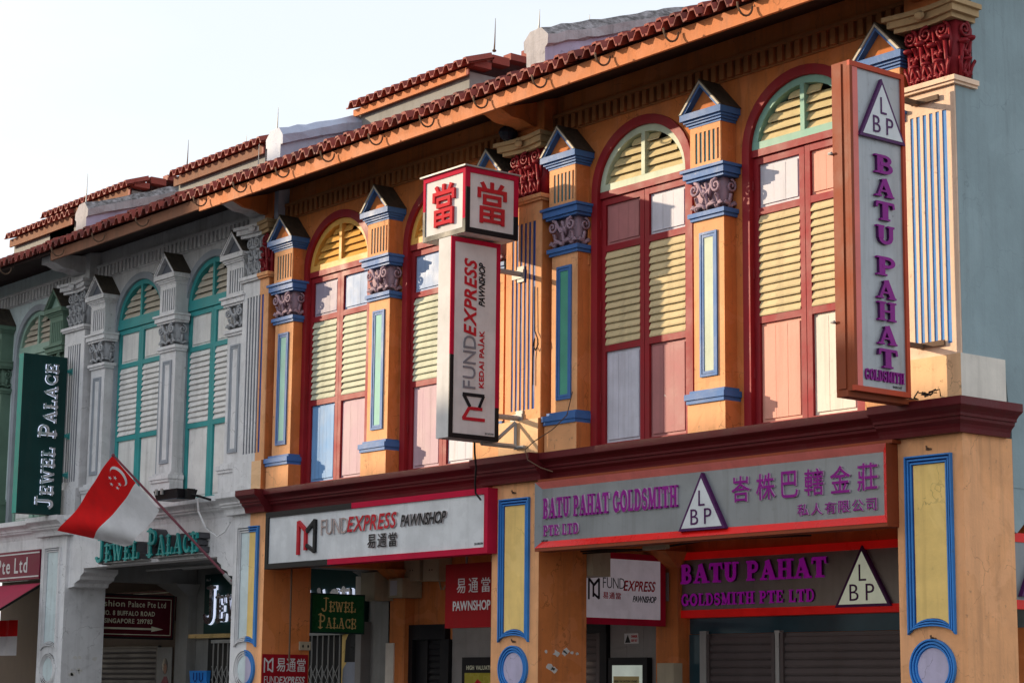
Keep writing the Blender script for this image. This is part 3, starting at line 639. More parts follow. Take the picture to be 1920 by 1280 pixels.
def window(house, cx, S, hw=.80, label=None):
    """arched French window: casing, louvred fanlight, two leaves of panel / louvre / panel"""
    c = MB(); ring(c, cx, hw, .72, hw-.10, .62, YW-.03, .42)
    P = c.obj('window', [S['casing']], house, label=label)
    # fanlight
    f = MB(); ring(f, cx, hw-.1005, .6195, hw-.175, .545, .285, .40, zb=ZS+.001)
    f.box(cx-hw+.101, cx+hw-.101, .283, .40, ZS-.0, ZS+.075); f.box(cx-.028, cx+.028, .281, .39, ZS+.075, ZS+.56)
    f.obj('fanlight_frame', S['fan'], P)
    half = lambda z: (hw-.17)*math.sqrt(max(0, 1-((z-ZS)/.545)**2))
    for s in (-1, 1):
        x0, x1 = (cx+.028, cx+hw) if s > 0 else (cx-hw, cx-.028)
        slat_row(P, x0, x1, ZS+.08, ZS+.53, 5, .34, S['fslat'], half, cx, name='fanlight_slat')
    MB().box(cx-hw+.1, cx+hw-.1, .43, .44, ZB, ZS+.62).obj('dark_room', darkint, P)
    # leaves
    fr = MB()
    fr.box(cx-hw+.101, cx+hw-.101, .275, .38, 6.885, ZS-.001)                  # transom
    ft = S['frame']
    for s in (-1, 1):
        xa, xb = (cx+.006, cx+hw-.101) if s > 0 else (cx-hw+.101, cx-.006)
        st = .068; y0, y1 = .30+(.0 if s > 0 else .004), .345
        fr.box(xa, xa+st, y0, y1, ZB, 6.88); fr.box(xb-st, xb, y0, y1, ZB, 6.88)
        for z0, z1 in ((6.81, 6.88), (6.29, 6.36), (5.19, 5.26), (ZB, 4.20)): fr.box(xa+st, xb-st, y0+.001, y1, z0, z1)
    fr.obj('leaf_frame', S['frame'], P)
    for k, s in enumerate((-1, 1)):
        xa, xb = (cx+.006, cx+hw-.101) if s > 0 else (cx-hw+.101, cx-.006); st = .068; xa += st; xb -= st
        for nm, z0, z1, m in (('upper_panel', 6.36, 6.81, S['top'][k]), ('lower_panel', 4.20, 5.19, S['bot'][k])):
            p = MB(); p.box(xa, xb, .333, .342, z0, z1)
            n = 3; e = .035; ww = (xb-xa-2*e)/n
            for i in range(n): p.box(xa+e+i*ww+.0015, xa+e+(i+1)*ww-.0015, .318+random.uniform(0, .002), .3328, z0+e, z1-e)
            p.obj(nm, m, P)
        slat_row(P, xa+.002, xb-.002, 5.265, 6.285, 13, .318, S['slat'][k])
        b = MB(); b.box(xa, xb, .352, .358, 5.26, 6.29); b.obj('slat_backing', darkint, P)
    for z in (6.6, 5.7, 4.7):
        for s in (-1, 1):
            h = MB(); x = cx+s*(hw-.105); h.tube([(x, .292, z-.05), (x, .292, z+.05)], .008, 6); h.obj('hinge', S['casing'], P)
    return P
def upper_wall(house, x0, x1, wins, C, hw=.80):
    """plastered first floor wall with true arched openings"""
    mb = MB(); zt = 8.25; yb = YW+.16; xs = x0
    for cx in wins:
        mb.box(xs, cx-hw, YW, yb, 4.0, zt)
        pts = [(cx+x, ZS+z) for x, z in ellipse(hw, .72, 22)][::-1]
        for i in range(len(pts)-1):
            (a, za), (b, zb_) = pts[i], pts[i+1]
            mb.add([(a, YW, za), (b, YW, zb_), (b, YW, zt), (a, YW, zt), (a, yb, za), (b, yb, zb_), (b, yb, zt), (a, yb, zt)], [(0, 1, 2, 3), (0, 4, 5, 1), (4, 7, 6, 5)])
        xs = cx+hw
    mb.box(xs, x1, YW, yb, 4.0, zt)
    return mb.obj('wall', C, house)
def dentils(house, x0, x1, m):
    d = MB(); x = x0
    d.box(x0, x1, YW-.075, YW-.001, 7.935, 7.975); d.box(x0, x1, YW-.02, YW-.0012, 7.76, 7.9349)
    while x < x1-.07: d.box(x, x+.062, YW-.065, YW-.021, 7.775+random.uniform(-.003, .003), 7.934); x += .118
    o = d.obj('dentil_band', m, house, kind='stuff')
CORNER = dict(ORANGE, pierside=peach)
CPROF = [(0, 3.83), (-.05, 3.83), (-.06, 3.87), (-.075, 3.90), (-.11, 3.93), (-.115, 3.955), (-.135, 3.96), (-.14, 3.985), (-.165, 4.01), (-.205, 4.035), (-.215, 4.045), (-.215, 4.115), (0, 4.125)]
def string_course(house, x0, x1, off, m, name='string_course', ext=YW, clip=None, wrap=0):
    p = [(y+off, z) for y, z in CPROF]; p[0] = (ext, 3.83); p[-1] = (ext, 4.125)
    mb = MB(); mb.prism(p[::-1], x0, x1, 'x', 0)
    if wrap:      # returns round the corner pier
        n = len(CPROF); q = [(x1-(y)*.9, z) for y, z in CPROF]
        for i in range(n-1):
            (ya, za), (yb_, zb_) = p[i], p[i+1]; (xa, _), (xb, _) = q[i], q[i+1]
            ya = off if i == 0 else ya; yb_ = off if i == n-2 else yb_
            mb.add([(x1, ya, za), (x1, yb_, zb_), (xb, yb_, zb_), (xa, ya, za)], [(0, 1, 2, 3)])
            mb.add([(xa, ya, za), (xb, yb_, zb_), (xb, wrap, zb_), (xa, wrap, za)], [(0, 1, 2, 3)])
    if clip: mb.clipx(*clip)
    return mb.obj(name, m, house)
def pier_panels(P, cx, C, clip=None, rect=True, colours=True):
    """raised triple frame with arched foot over a round medallion"""
    OR = C['body'] is orange; fm = bluebright if OR else greytrim; pm = yellow if OR else palegreen; lm = lilac if OR else palegreen
    def out(mb, nm, m, sm=False):
        if clip: mb.clipx(*clip)
        mb.obj(nm, m, P, smooth=sm and not clip)
    zt, zb, rise = 3.665, 2.10, .075
    def outline(hw, top, bot):
        return [(cx-hw, top), (cx+hw, top), (cx+hw, bot)]+[(cx+hw*math.cos(math.radians(a)), bot+rise*math.sin(math.radians(a))) for a in range(18, 180, 18)]+[(cx-hw, bot)]
    fmb = MB(); fgr = MB(); gm = frameground if OR else midgrey
    for k, (hw, e) in enumerate(((.262, 0), (.233, .03), (.205, .06))):
        A = outline(hw, zt-e, zb+e*.8); t = .014; B = outline(hw-t, zt-e-t, zb+e*.8+t)
        y = -.034+.007*k
        for i in range(len(A)):
            j = (i+1) % len(A)
            fmb.add([(A[i][0], y, A[i][1]), (A[j][0], y, A[j][1]), (B[j][0], y, B[j][1]), (B[i][0], y, B[i][1]), (A[i][0], -.0, A[i][1]), (A[j][0], 0, A[j][1]), (B[j][0], 0, B[j][1]), (B[i][0], 0, B[i][1])],
                    [(0, 1, 2, 3), (0, 4, 5, 1), (2, 6, 7, 3)])
    g = outline(.262, zt, zb); gg = MB(); 
    gi = outline(.18, zt-.08, zb+.068)
    for i in range(len(g)):
        j = (i+1) % len(g); fgr.add([(g[i][0], -.006, g[i][1]), (g[j][0], -.006, g[j][1]), (gi[j][0], -.006, gi[j][1]), (gi[i][0], -.006, gi[i][1])], [(0, 1, 2, 3)])
    out(fmb, 'panel_frame', fm); out(fgr, 'frame_ground', gm)
    p = MB(); p.add([(x, -.003, z) for x, z in gi], [list(range(len(gi)))[::-1]]); p.m[-1] = 0; p.f[-1] = p.f[-1][::-1]; out(p, 'panel', pm)
    r = MB(); cz = 1.815
    for k, R in enumerate((.250, .222, .194)):
        n = 36; y = -.034+.006*k
        for i in range(n):
            a, b = 2*math.pi*i/n, 2*math.pi*(i+1)/n; ro, ri = R, R-.014
            r.add([(cx+ro*math.cos(a), y, cz+ro*math.sin(a)), (cx+ro*math.cos(b), y, cz+ro*math.sin(b)), (cx+ri*math.cos(b), y, cz+ri*math.sin(b)), (cx+ri*math.cos(a), y, cz+ri*math.sin(a)),
                   (cx+ro*math.cos(a), 0, cz+ro*math.sin(a)), (cx+ro*math.cos(b), 0, cz+ro*math.sin(b)), (cx+ri*math.cos(b), 0, cz+ri*math.sin(b)), (cx+ri*math.cos(a), 0, cz+ri*math.sin(a))], [(0, 3, 2, 1), (0, 1, 5, 4), (2, 3, 7, 6)])
    n = 36; r.add([(cx+.25*math.cos(2*math.pi*i/n), -.006, cz+.25*math.sin(2*math.pi*i/n)) for i in range(n)], [list(range(n))])
    out(r, 'medallion_ring', fm)
    d = MB(); d.add([(cx+.172*math.cos(2*math.pi*i/n), -.0085, cz+.172*math.sin(2*math.pi*i/n)) for i in range(n)], [list(range(n))]); out(d, 'medallion', lm)
def pier(house, x0, x1, depth, C, clip=None, label=None, chips=0):
    mb = MB(); mb.box(x0, x1, 0, depth, .15, 3.83, 0, front=1)
    mb.box(x0-.03, x1+.03, -.03, depth+.03, .15, .75, 0)
    if clip: mb.clipx(*clip)
    P = mb.obj('pier', [C['pierside'], C['pier']], house, label=label)
    if chips:
        rr = random.Random(chips)
        for k in range(9):
            cy = rr.uniform(.08, depth-.1); cz = rr.choice([1.99, 1.99, 2.0, 1.82, 1.76]) + rr.uniform(-.02, .02); n_ = 9; R = rr.uniform(.015, .055)
            q = MB(); q.prism([(cy+R*rr.uniform(.5, 1.2)*math.cos(2*math.pi*i/n_), cz+R*.8*rr.uniform(.4, 1.1)*math.sin(2*math.pi*i/n_)) for i in range(n_)], x1+.0005, x1+.002, 'x')
            q.obj('paint_flake', chipm, P)
    pier_panels(P, (x0+x1)/2, C, clip)
    return P
# ------------------------------------------------------------------ roof
def tile_mesh(L_=.42, m=tile):
    """one clay tile: trapezoid wave section, running up the slope (+y), origin at eave centre"""
    w_ = .205; t = .018; prof = [(-w_/2, .004), (-.06, .0), (-.018, .082), (.040, .084), (.080, .0), (w_/2, .004)]
    q = MB(); n = len(prof); s = .34
    vs_ = []
    for y in (0, L_):
        for dz in (0, t*1.3):
            for x, z in prof: vs_.append((x, y, z+dz+y*s))
    fs = []
    for i in range(n-1):
        fs += [(i, 2*n+i, 2*n+i+1, i+1), (n+i, n+i+1, 3*n+i+1, 3*n+i), (i, i+1, n+i+1, n+i), (2*n+i, 3*n+i, 3*n+i+1, 2*n+i+1)]
    q.add(vs_, fs); return q.mesh('roof_tile', m)
TILES = [tile_mesh(m=tile), tile_mesh(m=tile2)]
def tile_rows(parent, x0, x1, y, z, rows=2, pitch=.2, dy=.10):
    for r_ in range(rows):
        x = x0+pitch/2
        while x < x1:
            M = Matrix.Translation((x+random.uniform(-.006, .006)+r_*.0, y+dy*r_+random.uniform(-.016, .016)-(.04 if random.random() < .06 else 0), z+.078*r_+random.uniform(-.004, .004))) @ Matrix.Rotation(random.uniform(-.03, .03), 4, 'Y') @ Matrix.Rotation(random.uniform(-.02, .02), 4, 'Z')
            link('roof_tile', random.choice(TILES[:1]*3+TILES[1:]), parent, M=M); x += pitch
def roof(house, x0, x1, y0=-.70, zb=7.86, zt=8.03, fm=fasciam, top=True):
    F = MB(); F.box(x0, x1, y0-.02, y0+.015, zb, zt)
    s = MB(); s.add([(x0, y0+.016, zb+.05), (x1, y0+.016, zb+.05), (x1, YW, 8.20), (x0, YW, 8.20), (x0, y0+.016, zb+.09), (x1, y0+.016, zb+.09), (x1, YW, 8.24), (x0, YW, 8.24)], [(0, 1, 2, 3), (4, 7, 6, 5), (0, 4, 5, 1)])
    x = x0+.2
    R = MB(); zz = zt+.0; n = int((x1-x0)/.2)*5+1; ys = (y0-.02+.3, 6.0)
    # corrugated roof sheet behind the eave courses
    vs_ = []; fs = []
    for i in range(n):
        xx = x0+(x1-x0)*i/(n-1); w_ = .05*abs(math.sin(math.pi*(xx-x0)/.2))
        for y in ys: vs_.append((xx, y, zz+.05+w_+(y-y0)*.34))
    for i in range(n-1): fs.append((2*i, 2*i+2, 2*i+3, 2*i+1))
    R.add(vs_, fs); P = R.obj('roof', tile, house)
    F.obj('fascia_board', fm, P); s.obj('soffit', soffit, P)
    tile_rows(P, x0, x1, y0-.13, zt-.01)
    return P
def gutter_hook(P, x, y=-.72, z=8.00, r=.10):
    mb = MB(); pts = [(x, y-.03-r+r*math.cos(math.radians(a)), z-.02+r*1.15*math.sin(math.radians(a))) for a in range(0, -200, -20)]
    mb.tube(pts, .011, 5); mb.tube([(x, y, z-.02), (x, y+.02, z+.06)], .008, 5); mb.obj('gutter_hook', rustiron, P)
def rod(P, x, y, z, h=.5, m=galv):
    mb = MB(); mb.tube([(x, y, z), (x+.01, y, z+h*.25), (x+.02, y, z+h)], [.014, .010, .003], 5); mb.ball((x, y, z), .03, .03, .02); mb.obj('lightning_rod', m, P)
def firewall(P, x, m, capm, w_=.42, y0=.10, y1=6.0, z0=8.66, sl=.335, label=None):
    """parapet that climbs the roof over a party wall, with a coped top"""
    mb = MB(); a, b = x-w_/2, x+w_/2; N = 40; rg = random.Random(int(abs(x)*10))
    ya = y0
    rows_ = []
    for k in range(N+1):
        y = y0+(y1-y0)*k/N; up = (y-y0)*sl; j = lambda s_=.012: rg.uniform(-s_, s_)
        prof = [(a+.05+j(.004), z0-.9), (a+.045+j(), z0+.12+j()), (a+j(), z0+.14+j()), (a-.005+j(), z0+.25+j()), (x-.10+j(.02), z0+.35+j(.016)), (x+.10+j(.02), z0+.36+j(.016)), (b+.005+j(), z0+.25+j()), (b+j(), z0+.14+j()), (b-.045+j(), z0+.12+j()), (b-.05+j(.004), z0-.9)]
        rows_.append([(px_, y, pz_+up) for px_, pz_ in prof])
    n = len(rows_[0]); mb.v = [p for r_ in rows_ for p in r_]
    for k in range(N):
        for q in range(n-1):
            mb.f.append([k*n+q, k*n+q+1, (k+1)*n+q+1, (k+1)*n+q]); mb.m.append(0 if q in (0, n-2) else 1)
    mb.f.append(list(range(n))[::-1]); mb.m.append(1)
    return mb.obj('party_wall_parapet', [m, capm], P, label=label)
def jack_roof(P, x0, x1, y=1.3, zb=9.36, zt=9.47, wallm=fasciam, verge=True):
    b = MB(); b.box(x0+.06, x1-.06, y+.08, y+3.5, 8.5, zt, 0); b.box(x0+.03, x1-.03, y, y+.03, zb, zt+.03, 1)
    F = b.obj('raised_roof', [plasterdim, wallm], P)
    R = MB(); R.add([(x0-.05, y+.1, zt+.06), (x1+.05, y+.1, zt+.06), (x1+.05, y+4, zt+.06+3.9*.34), (x0-.05, y+4, zt+.06+3.9*.34)], [(0, 1, 2, 3)]); 
    R.box(x1-.03, x1+.02, y, y+.02, zb, zt); 
    R.obj('roof_sheet', tile, F)
    x = x0
    while x < x1: link('roof_tile', TILES[0], F, M=Matrix.Translation((x+.1, y-.1, zt+.02))); x += .2
    # verge tiles up the right side
    v = MB()
    k = 0
    while k < 9:
        yy = y+.05+k*.3; z_ = zt+.10+k*.3*.34; v.box(x1-.08, x1+.08, yy, yy+.28, z_-.06, z_+.03+.02*(k % 2)); k += 1
    v.obj('verge_tiles', tile, F, kind='stuff')
    return F
# ------------------------------------------------------------------ the houses
def W_(fan, fs, frame, top, slat, bot, casing=crimson): return dict(casing=casing, fan=fan, fslat=fs, frame=frame, top=top, slat=slat, bot=bot)
PIERS = [(-29.32, -28.48), (-23.58, -22.79), (-17.995, -17.17), (-12.12, -11.37)]
PP = [(-28.94, -28.27), (-23.60, -22.95), (-17.84, -17.21), (-12.0, -11.385)]
SPLIT = -23.17
goldshop = thing('shophouse', 'orange corner shophouse with the purple lettered goldsmith signs and blue trimmed pilasters', 'building', (-14.6, 0, .15), 'two storey shophouses in one terrace')
pawnshop = thing('shophouse', 'orange middle shophouse with the white pawnshop signboard and yellow fanlights', 'building', (-20.4, 0, .15), 'two storey shophouses in one terrace')
jewelshop = thing('shophouse', 'grey shophouse with turquoise window frames between the orange and the pale green one', 'building', (-26, 0, .15), 'two storey shophouses in one terrace')
fashionshop = thing('shophouse', 'pale green shophouse at the left edge with a maroon sign and awning', 'building', (-32, 0, .15), 'two storey shophouses in one terrace')
upper_wall(goldshop, -17.55, -11.75, [-15.80, -13.47], orange)
upper_wall(pawnshop, SPLIT, -17.551, [-21.62, -19.36], orange)
upper_wall(jewelshop, -28.6, SPLIT-.001, [-26.95, -24.83], grey)
upper_wall(fashionshop, -36, -28.601, [-32.9, -30.42], palegreen)
for h, x0, x1, m in ((goldshop, -17.5, -11.8, shadedorange), (pawnshop, -23.1, -17.6, shadedorange), (jewelshop, -28.5, -23.25, grey), (fashionshop, -36, -28.7, grey)): dentils(h, x0, x1, m)
window(goldshop, -15.80, W_(fangreen, slatcream, crimson, (duskyrose, lavwhite), (slatyellow, slatyellow), (lavwhite, duskyrose)), label='window with a celadon fanlight, dusty rose and lavender panels')
window(goldshop, -13.47, W_(fanteal, slatcream, crimson, (lavwhite, pinkpanel), (slatyellow, slatyellow), (pinkpanel, creampanel)), label='window with a sea green fanlight, salmon and cream panels')
window(pawnshop, -21.62, W_(fanyellow, fanyellow, crimson, (lavender, paleblue), (slatgreen, slatgreen), (skyblue, mauvepanel)), label='window with an amber fanlight and a sky blue lower panel')
window(pawnshop, -19.36, W_(fanyellow, fanyellow, crimson, (paleblue, lavender), (slatgreen, slatgreen), (mauvepanel, lavwhite)), label='window with an amber fanlight behind the hanging sign')
for cx in (-26.95, -24.83): window(jewelshop, cx, W_(teal, creamslat, teal, (white, white), (white, white), (white, white), midgrey))
for cx in (-32.9, -30.42): window(fashionshop, cx, W_(sagelight, creamslat, sagelight, (white, sagelight), (white, white), (white, sagelight), midgrey))
for h, cx, pn in ((goldshop, -16.88, mintgreen), (goldshop, -14.61, mint), (goldshop, -12.25, mint), (pawnshop, -22.63, aqua), (pawnshop, -20.44, aqua), (pawnshop, -18.17, aqua)): small_pilaster(h, cx, ORANGE, pn)
for cx in (-27.90, -25.74, -23.86): small_pilaster(jewelshop, cx, GREY, greytrim)
for cx in (-31.55, -29.31): small_pilaster(fashionshop, cx, GREENPIL, sage)
big_pilaster(goldshop, *PP[2], ORANGE); big_pilaster(goldshop, *PP[3], dict(ORANGE, biggroove=bluebright, front=palepeach, worn=1), side=True)  # corner grooves take the brighter blue to carry their sky light
big_pilaster(pawnshop, *PP[1], ORANGE, clip=(SPLIT, 'r')); big_pilaster(jewelshop, *PP[1], GREY, clip=(SPLIT-.001, 'l')); big_pilaster(jewelshop, *PP[0], GREY)
# string course and piers
mc = maroon; gc = greytrim
for i, (x0, x1) in enumerate(PIERS):
    if i == 1:
        string_course(pawnshop, x0-.12, x1+.10, -.03, mc, clip=(SPLIT, 'r')); string_course(jewelshop, x0-.12, x1+.10, -.03, gc, clip=(SPLIT-.001, 'l'))
        pier(pawnshop, x0, x1, .72, ORANGE, clip=(SPLIT, 'r')); pier(jewelshop, x0, x1, .72, GREY, clip=(SPLIT-.001, 'l'))
    else:
        string_course((jewelshop, 0, goldshop, goldshop)[i], x0-.12, x1+(.12 if i < 3 else 0), -.03, gc if i == 0 else mc, wrap=.60 if i == 3 else 0)
        pier((jewelshop, 0, goldshop, goldshop)[i], x0, x1, .68, (GREY, 0, ORANGE, CORNER)[i], chips=(3, 0, 5, 0)[i])
string_course(goldshop, -17.06, -12.23, .10, mc); string_course(pawnshop, -22.69, -18.11, .10, mc); string_course(jewelshop, -28.37, -23.70, .10, gc); string_course(fashionshop, -36, -29.43, .10, gc)
b = MB(); b.box(-17.17, -12.12, .07, .34, 3.12, 3.829); b.obj('beam', orange, goldshop)
b = MB(); b.box(-22.79, -17.995, .07, .34, 3.12, 3.829); b.obj('beam', orange, pawnshop)
b = MB(); b.box(-28.48, -23.58, .05, .30, 3.31, 3.829)
b.obj('beam', greytrim, jewelshop)
b = MB()
for (x, s) in ((-28.48, 1), (-23.58, -1)):
    pr = [(x, 3.31), (x+s*.50, 3.31), (x+s*.50, 3.25), (x+s*.40, 3.20), (x+s*.38, 3.15), (x+s*.22, 3.10), (x+s*.20, 3.05), (x, 3.03)]
    b = MB(); b.prism(pr if s < 0 else pr[::-1], .052, .62, 'y'); b.obj('beam_corbel', greytrim, jewelshop)
MB().box(-36, -29.32, .05, .30, 3.66, 3.829).obj('beam', greytrim, fashionshop)
# corner block, side wall
MB().box(-11.95, -11.352, -.014, .60, 4.126, 4.53, 0, front=1).obj('corner_block', [creampanel, peach_worn], goldshop)
sw = MB(); sw.prism([(.052, 4.53), (.052, 6.97), (.30, 6.97), (.30, 8.22), (14, 12.9), (14, 3.40), (.70, 3.40), (.70, 3.9), (.62, 4.53)], -11.9, -11.384, 'x'); sw.obj('side_wall', sidegrey, goldshop)
sw = MB(); sw.prism([(.685, 3.40), (.685, 3.02), (.74, 3.0), (.86, 3.10), (.92, 3.28), (.92, 3.40)], -11.80, -11.39, 'x'); sw.obj('side_corbel', sidegrey, goldshop)
MB().box(-17.6, -11.45, 2.42, 2.9, .15, 3.45).obj('shop_wall', orange, goldshop)
# walkway ceiling, cross beams, shop walls
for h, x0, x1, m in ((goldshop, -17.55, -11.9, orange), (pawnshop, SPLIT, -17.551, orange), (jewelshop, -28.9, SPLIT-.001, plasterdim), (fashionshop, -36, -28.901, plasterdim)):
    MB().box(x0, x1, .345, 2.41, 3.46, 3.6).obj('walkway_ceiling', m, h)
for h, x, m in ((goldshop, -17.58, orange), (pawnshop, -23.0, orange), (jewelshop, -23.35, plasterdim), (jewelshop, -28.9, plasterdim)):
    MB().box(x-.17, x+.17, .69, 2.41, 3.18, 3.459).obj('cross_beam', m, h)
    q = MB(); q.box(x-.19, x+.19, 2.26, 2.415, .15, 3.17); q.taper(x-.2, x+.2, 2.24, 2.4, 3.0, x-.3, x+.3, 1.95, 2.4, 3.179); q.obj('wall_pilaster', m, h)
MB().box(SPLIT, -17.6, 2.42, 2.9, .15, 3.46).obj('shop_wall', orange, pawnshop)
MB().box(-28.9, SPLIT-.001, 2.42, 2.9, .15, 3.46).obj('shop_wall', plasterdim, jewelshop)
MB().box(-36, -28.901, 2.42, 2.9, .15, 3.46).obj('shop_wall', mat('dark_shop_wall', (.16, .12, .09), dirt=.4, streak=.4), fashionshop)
# building mass behind
for h, x0, x1 in ((goldshop, -17.4, -11.9), (pawnshop, -23.1, -17.5), (jewelshop, -28.8, -23.2), (fashionshop, -36, -28.9)): MB().box(x0, x1, 2.95, 12, .15, 8.0).obj('rear_mass', plasterdim, h)
# roofs
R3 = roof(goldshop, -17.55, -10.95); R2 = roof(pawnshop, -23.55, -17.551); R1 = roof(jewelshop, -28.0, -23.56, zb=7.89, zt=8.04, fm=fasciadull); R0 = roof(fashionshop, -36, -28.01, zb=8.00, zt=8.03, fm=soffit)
for R, xs in ((R3, [-17.2+1.02*i for i in range(6)]), (R2, [-23.3+1.02*i for i in range(6)]), (R1, [-27.5+1.3*i for i in range(3)]), (R0, [-30.8, -29.3])):
    for x in xs: gutter_hook(R, x)
firewall(R3, -17.42, lilac, mossy, label='mildewed parapet beside the ridge'); firewall(R2, -23.03, membrane, membrane, label='parapet wrapped in pale blue membrane'); firewall(R1, -28.7, lilac, mossy)
jack_roof(R2, -22.95, -20.3, zb=9.40); jack_roof(R1, -28.0, -25.3, y=1.3, wallm=fasciadull); jack_roof(R0, -34.0, -31.5, wallm=fasciadull)
jack_roof(R1, -32.55, -29.45, y=1.3, zb=9.5, zt=9.6, wallm=fasciadull)
for R, x, y, z, h in ((R3, -17.42, .14, 9.02, .24), (R2, -23.03, .14, 9.0, .34), (R2, -23.1, -.1, 8.35, .45), (R1, -28.65, .14, 9.0, .5), (R1, -26.3, 1.6, 9.6, .3), (R2, -19.3, 2.5, 9.9, .3), (R2, -22.2, 2.0, 9.1, .3)): rod(R, x, y, z, h)
# ------------------------------------------------------------------ signs
def box_sign(parent, name, x0, x1, y0, y1, z0, z1, m): return MB().box(x0, x1, y0, y1, z0, z1).obj(name, m, parent)
def bevel_frame_front(parent, x0, x1, z0, z1, yf, yb, t, dp, mats, name='frame'):
    """picture frame whose faces slope in to the panel; mats = top, bottom, left, right"""
    mb = MB(); i = (x0+t, x1-t, z0+t, z1-t); yi = yf+dp
    mb.add([(x0, yf, z1), (x1, yf, z1), (i[1], yi, i[3]), (i[0], yi, i[3])], [(0, 3, 2, 1)], 0)
    mb.add([(x0, yf, z0), (x1, yf, z0), (i[1], yi, i[2]), (i[0], yi, i[2])], [(0, 1, 2, 3)], 1)
    mb.add([(x0, yf, z0), (x0, yf, z1), (i[0], yi, i[3]), (i[0], yi, i[2])], [(0, 1, 2, 3)], 2)
    mb.add([(x1, yf, z0), (x1, yf, z1), (i[1], yi, i[3]), (i[1], yi, i[2])], [(0, 3, 2, 1)], 3)
    for f, mm in (((x0, x1, z1, z1), 4), ((x0, x1, z0, z0), 4)): mb.add([(f[0], yf, f[2]), (f[1], yf, f[2]), (f[1], yb, f[2]), (f[0], yb, f[2])], [(0, 1, 2, 3)], 4)
    for x in (x0, x1): mb.add([(x, yf, z0), (x, yf, z1), (x, yb, z1), (x, yb, z0)], [(0, 1, 2, 3)], 4)
    return mb.obj(name, mats, parent)
# goldsmith fascia sign
t = thing('fascia_sign', 'long steel goldsmith signboard in a red frame above the corner shop opening', 'sign', (-14.55, -.1, 3.1))
y = -.125
bevel_frame_front(t, -17.05, -12.10, 3.085, 3.79, y-.035, .06, .075, .05, [pinkrim, redframe, steel, redframe, rustframe])
MB().box(-17.048, -12.102, y-.030, .05, 3.05, 3.0845).obj('drip_board', rustframe, t)
MB().box(-17.05, -12.06, y+.005, .055, 3.792, 3.823).obj('top_rail', rustframe, t)
MB().box(-17.04, -12.11, y+.012, y+.03, 3.13, 3.75).obj('panel', steel, t)
Y = y+.0115
serif('BATU PAHAT GOLDSMITH', FR_FRONT, (-16.94, Y, 3.398), 2.10, .212, [purple, paleedge], t, depth=.022, fat=1.18)
serif('PTE LTD', FR_FRONT, (-16.94, Y, 3.212), .58, .112, [purple, paleedge], t, depth=.016, fat=1.1)
tri_logo(FR_FRONT, (-14.80, Y, 3.145), .66, .56, t)
letters('峇株巴轄金莊', FR_FRONT, (-14.08, Y, 3.385), 1.85, .25, purple, t, bold=.010, depth=.018, gap=.32, edge=paleedge)
letters('私人有限公司', FR_FRONT, (-13.22, Y, 3.205), .97, .11, purple, t, bold=.008, depth=.014, gap=.2, edge=paleedge)
text('96/01548', FR_FRONT, (-17.0, Y, 3.15), .12, .022, blackletter, t, depth=.002, name='small_print')
# pawnshop fascia sign
t = thing('fascia_sign', 'long white pawnshop signboard with a crimson and black frame over the middle shop', 'sign', (-20.2, -.1, 3.1))
x0, x1, z0, z1 = -22.56, -17.90, 3.075, 3.80; yf = -.14
f = MB(); xm = -21.1
for a, b_, c_, d_, m in ((x0, xm+.5, z1-.068, z1, 1), (xm+.5, x1, z1-.068, z1, 0), (x0, xm, z0, z0+.068, 1), (xm, x1, z0, z0+.068, 0), (x0, x0+.068, z0+.068, z1-.068, 1), (x1-.068, x1, z0+.068, z1-.068, 0)): f.box(a, b_, yf, .06, c_, d_, m)
f.obj('frame', [magenta, blackgloss], t)
MB().box(x0+.068, x1-.068, yf+.02, .05, z0+.068, z1-.068).obj('panel', signwhite, t)
Y = yf+.0195
fe_logo(FR_FRONT, (-21.80, Y, 3.225), .43, .43, t)
letters('FUND', FR_FRONT, (-21.26, Y, 3.445), .59, .19, bronzeletter, t, bold=-.012, depth=.02, edge=silveredge)
letters('EXPRESS', FR_FRONT, (-20.68, Y, 3.45), 1.05, .19, redletter, t, bold=.02, depth=.022, shear=.22, gap=.06, edge=silveredge)
letters('PAWNSHOP', FR_FRONT, (-19.57, Y, 3.455), .91, .14, blackletter, t, bold=.018, depth=.02, shear=.22, gap=.05, edge=silveredge)
letters('易通當', FR_FRONT, (-20.25, Y, 3.235), .61, .165, blackletter, t, bold=.008, depth=.016, gap=.2, edge=silveredge)
text('2012/03784', FR_FRONT, (-18.16, Y, 3.175), .16, .025, blackletter, t, depth=.002, name='small_print')
# pawnshop projecting blade with its cube
t = thing('blade_sign', 'tall white projecting pawnshop sign on steel brackets at the middle party wall', 'sign', (-17.57, -.6, 4.24))
xf, xb, ya, yb2, z0, z1 = -17.45, -17.68, -1.03, -.355, 4.25, 6.45
b = MB(); b.box(xb, xf-.012, ya, yb2, z0, z1, 0, front=1); b.obj('casing', [galv, signcream], t)
f = MB(); e = .05; zr = 5.15
for a, b_, c_, d_, m in ((ya-.001, yb2+.001, z1-e, z1+.001, 0), (ya-.001, yb2+.001, z0-.001, z0+e, 1), (ya-.001, ya+e, z0+e, zr, 1), (ya-.001, ya+e, zr, z1-e, 0), (yb2-e, yb2+.001, z0+e, 4.62, 1), (yb2-e, yb2+.001, 4.62, z1-e, 0)): f.box(xf-.011, xf+.004, a, b_, c_, d_, m)
f.obj('frame', [magenta, blackgloss], t)
MB().box(xf-.011, xf-.003, ya+e, yb2-e, z0+e, z1-e).obj('panel', signcream, t)
fe_logo(FR_UP, (xf-.0029, -.545, 4.45), .30, .31, t, depth=.008)
letters('FUND', FR_UP, (xf-.0029, -.68, 4.80), .58, .17, greyletter, t, bold=0, depth=.008)
letters('EXPRESS', FR_UP, (xf-.0029, -.68, 5.38), .86, .17, redletter, t, bold=.02, depth=.008, shear=.2, gap=.06)
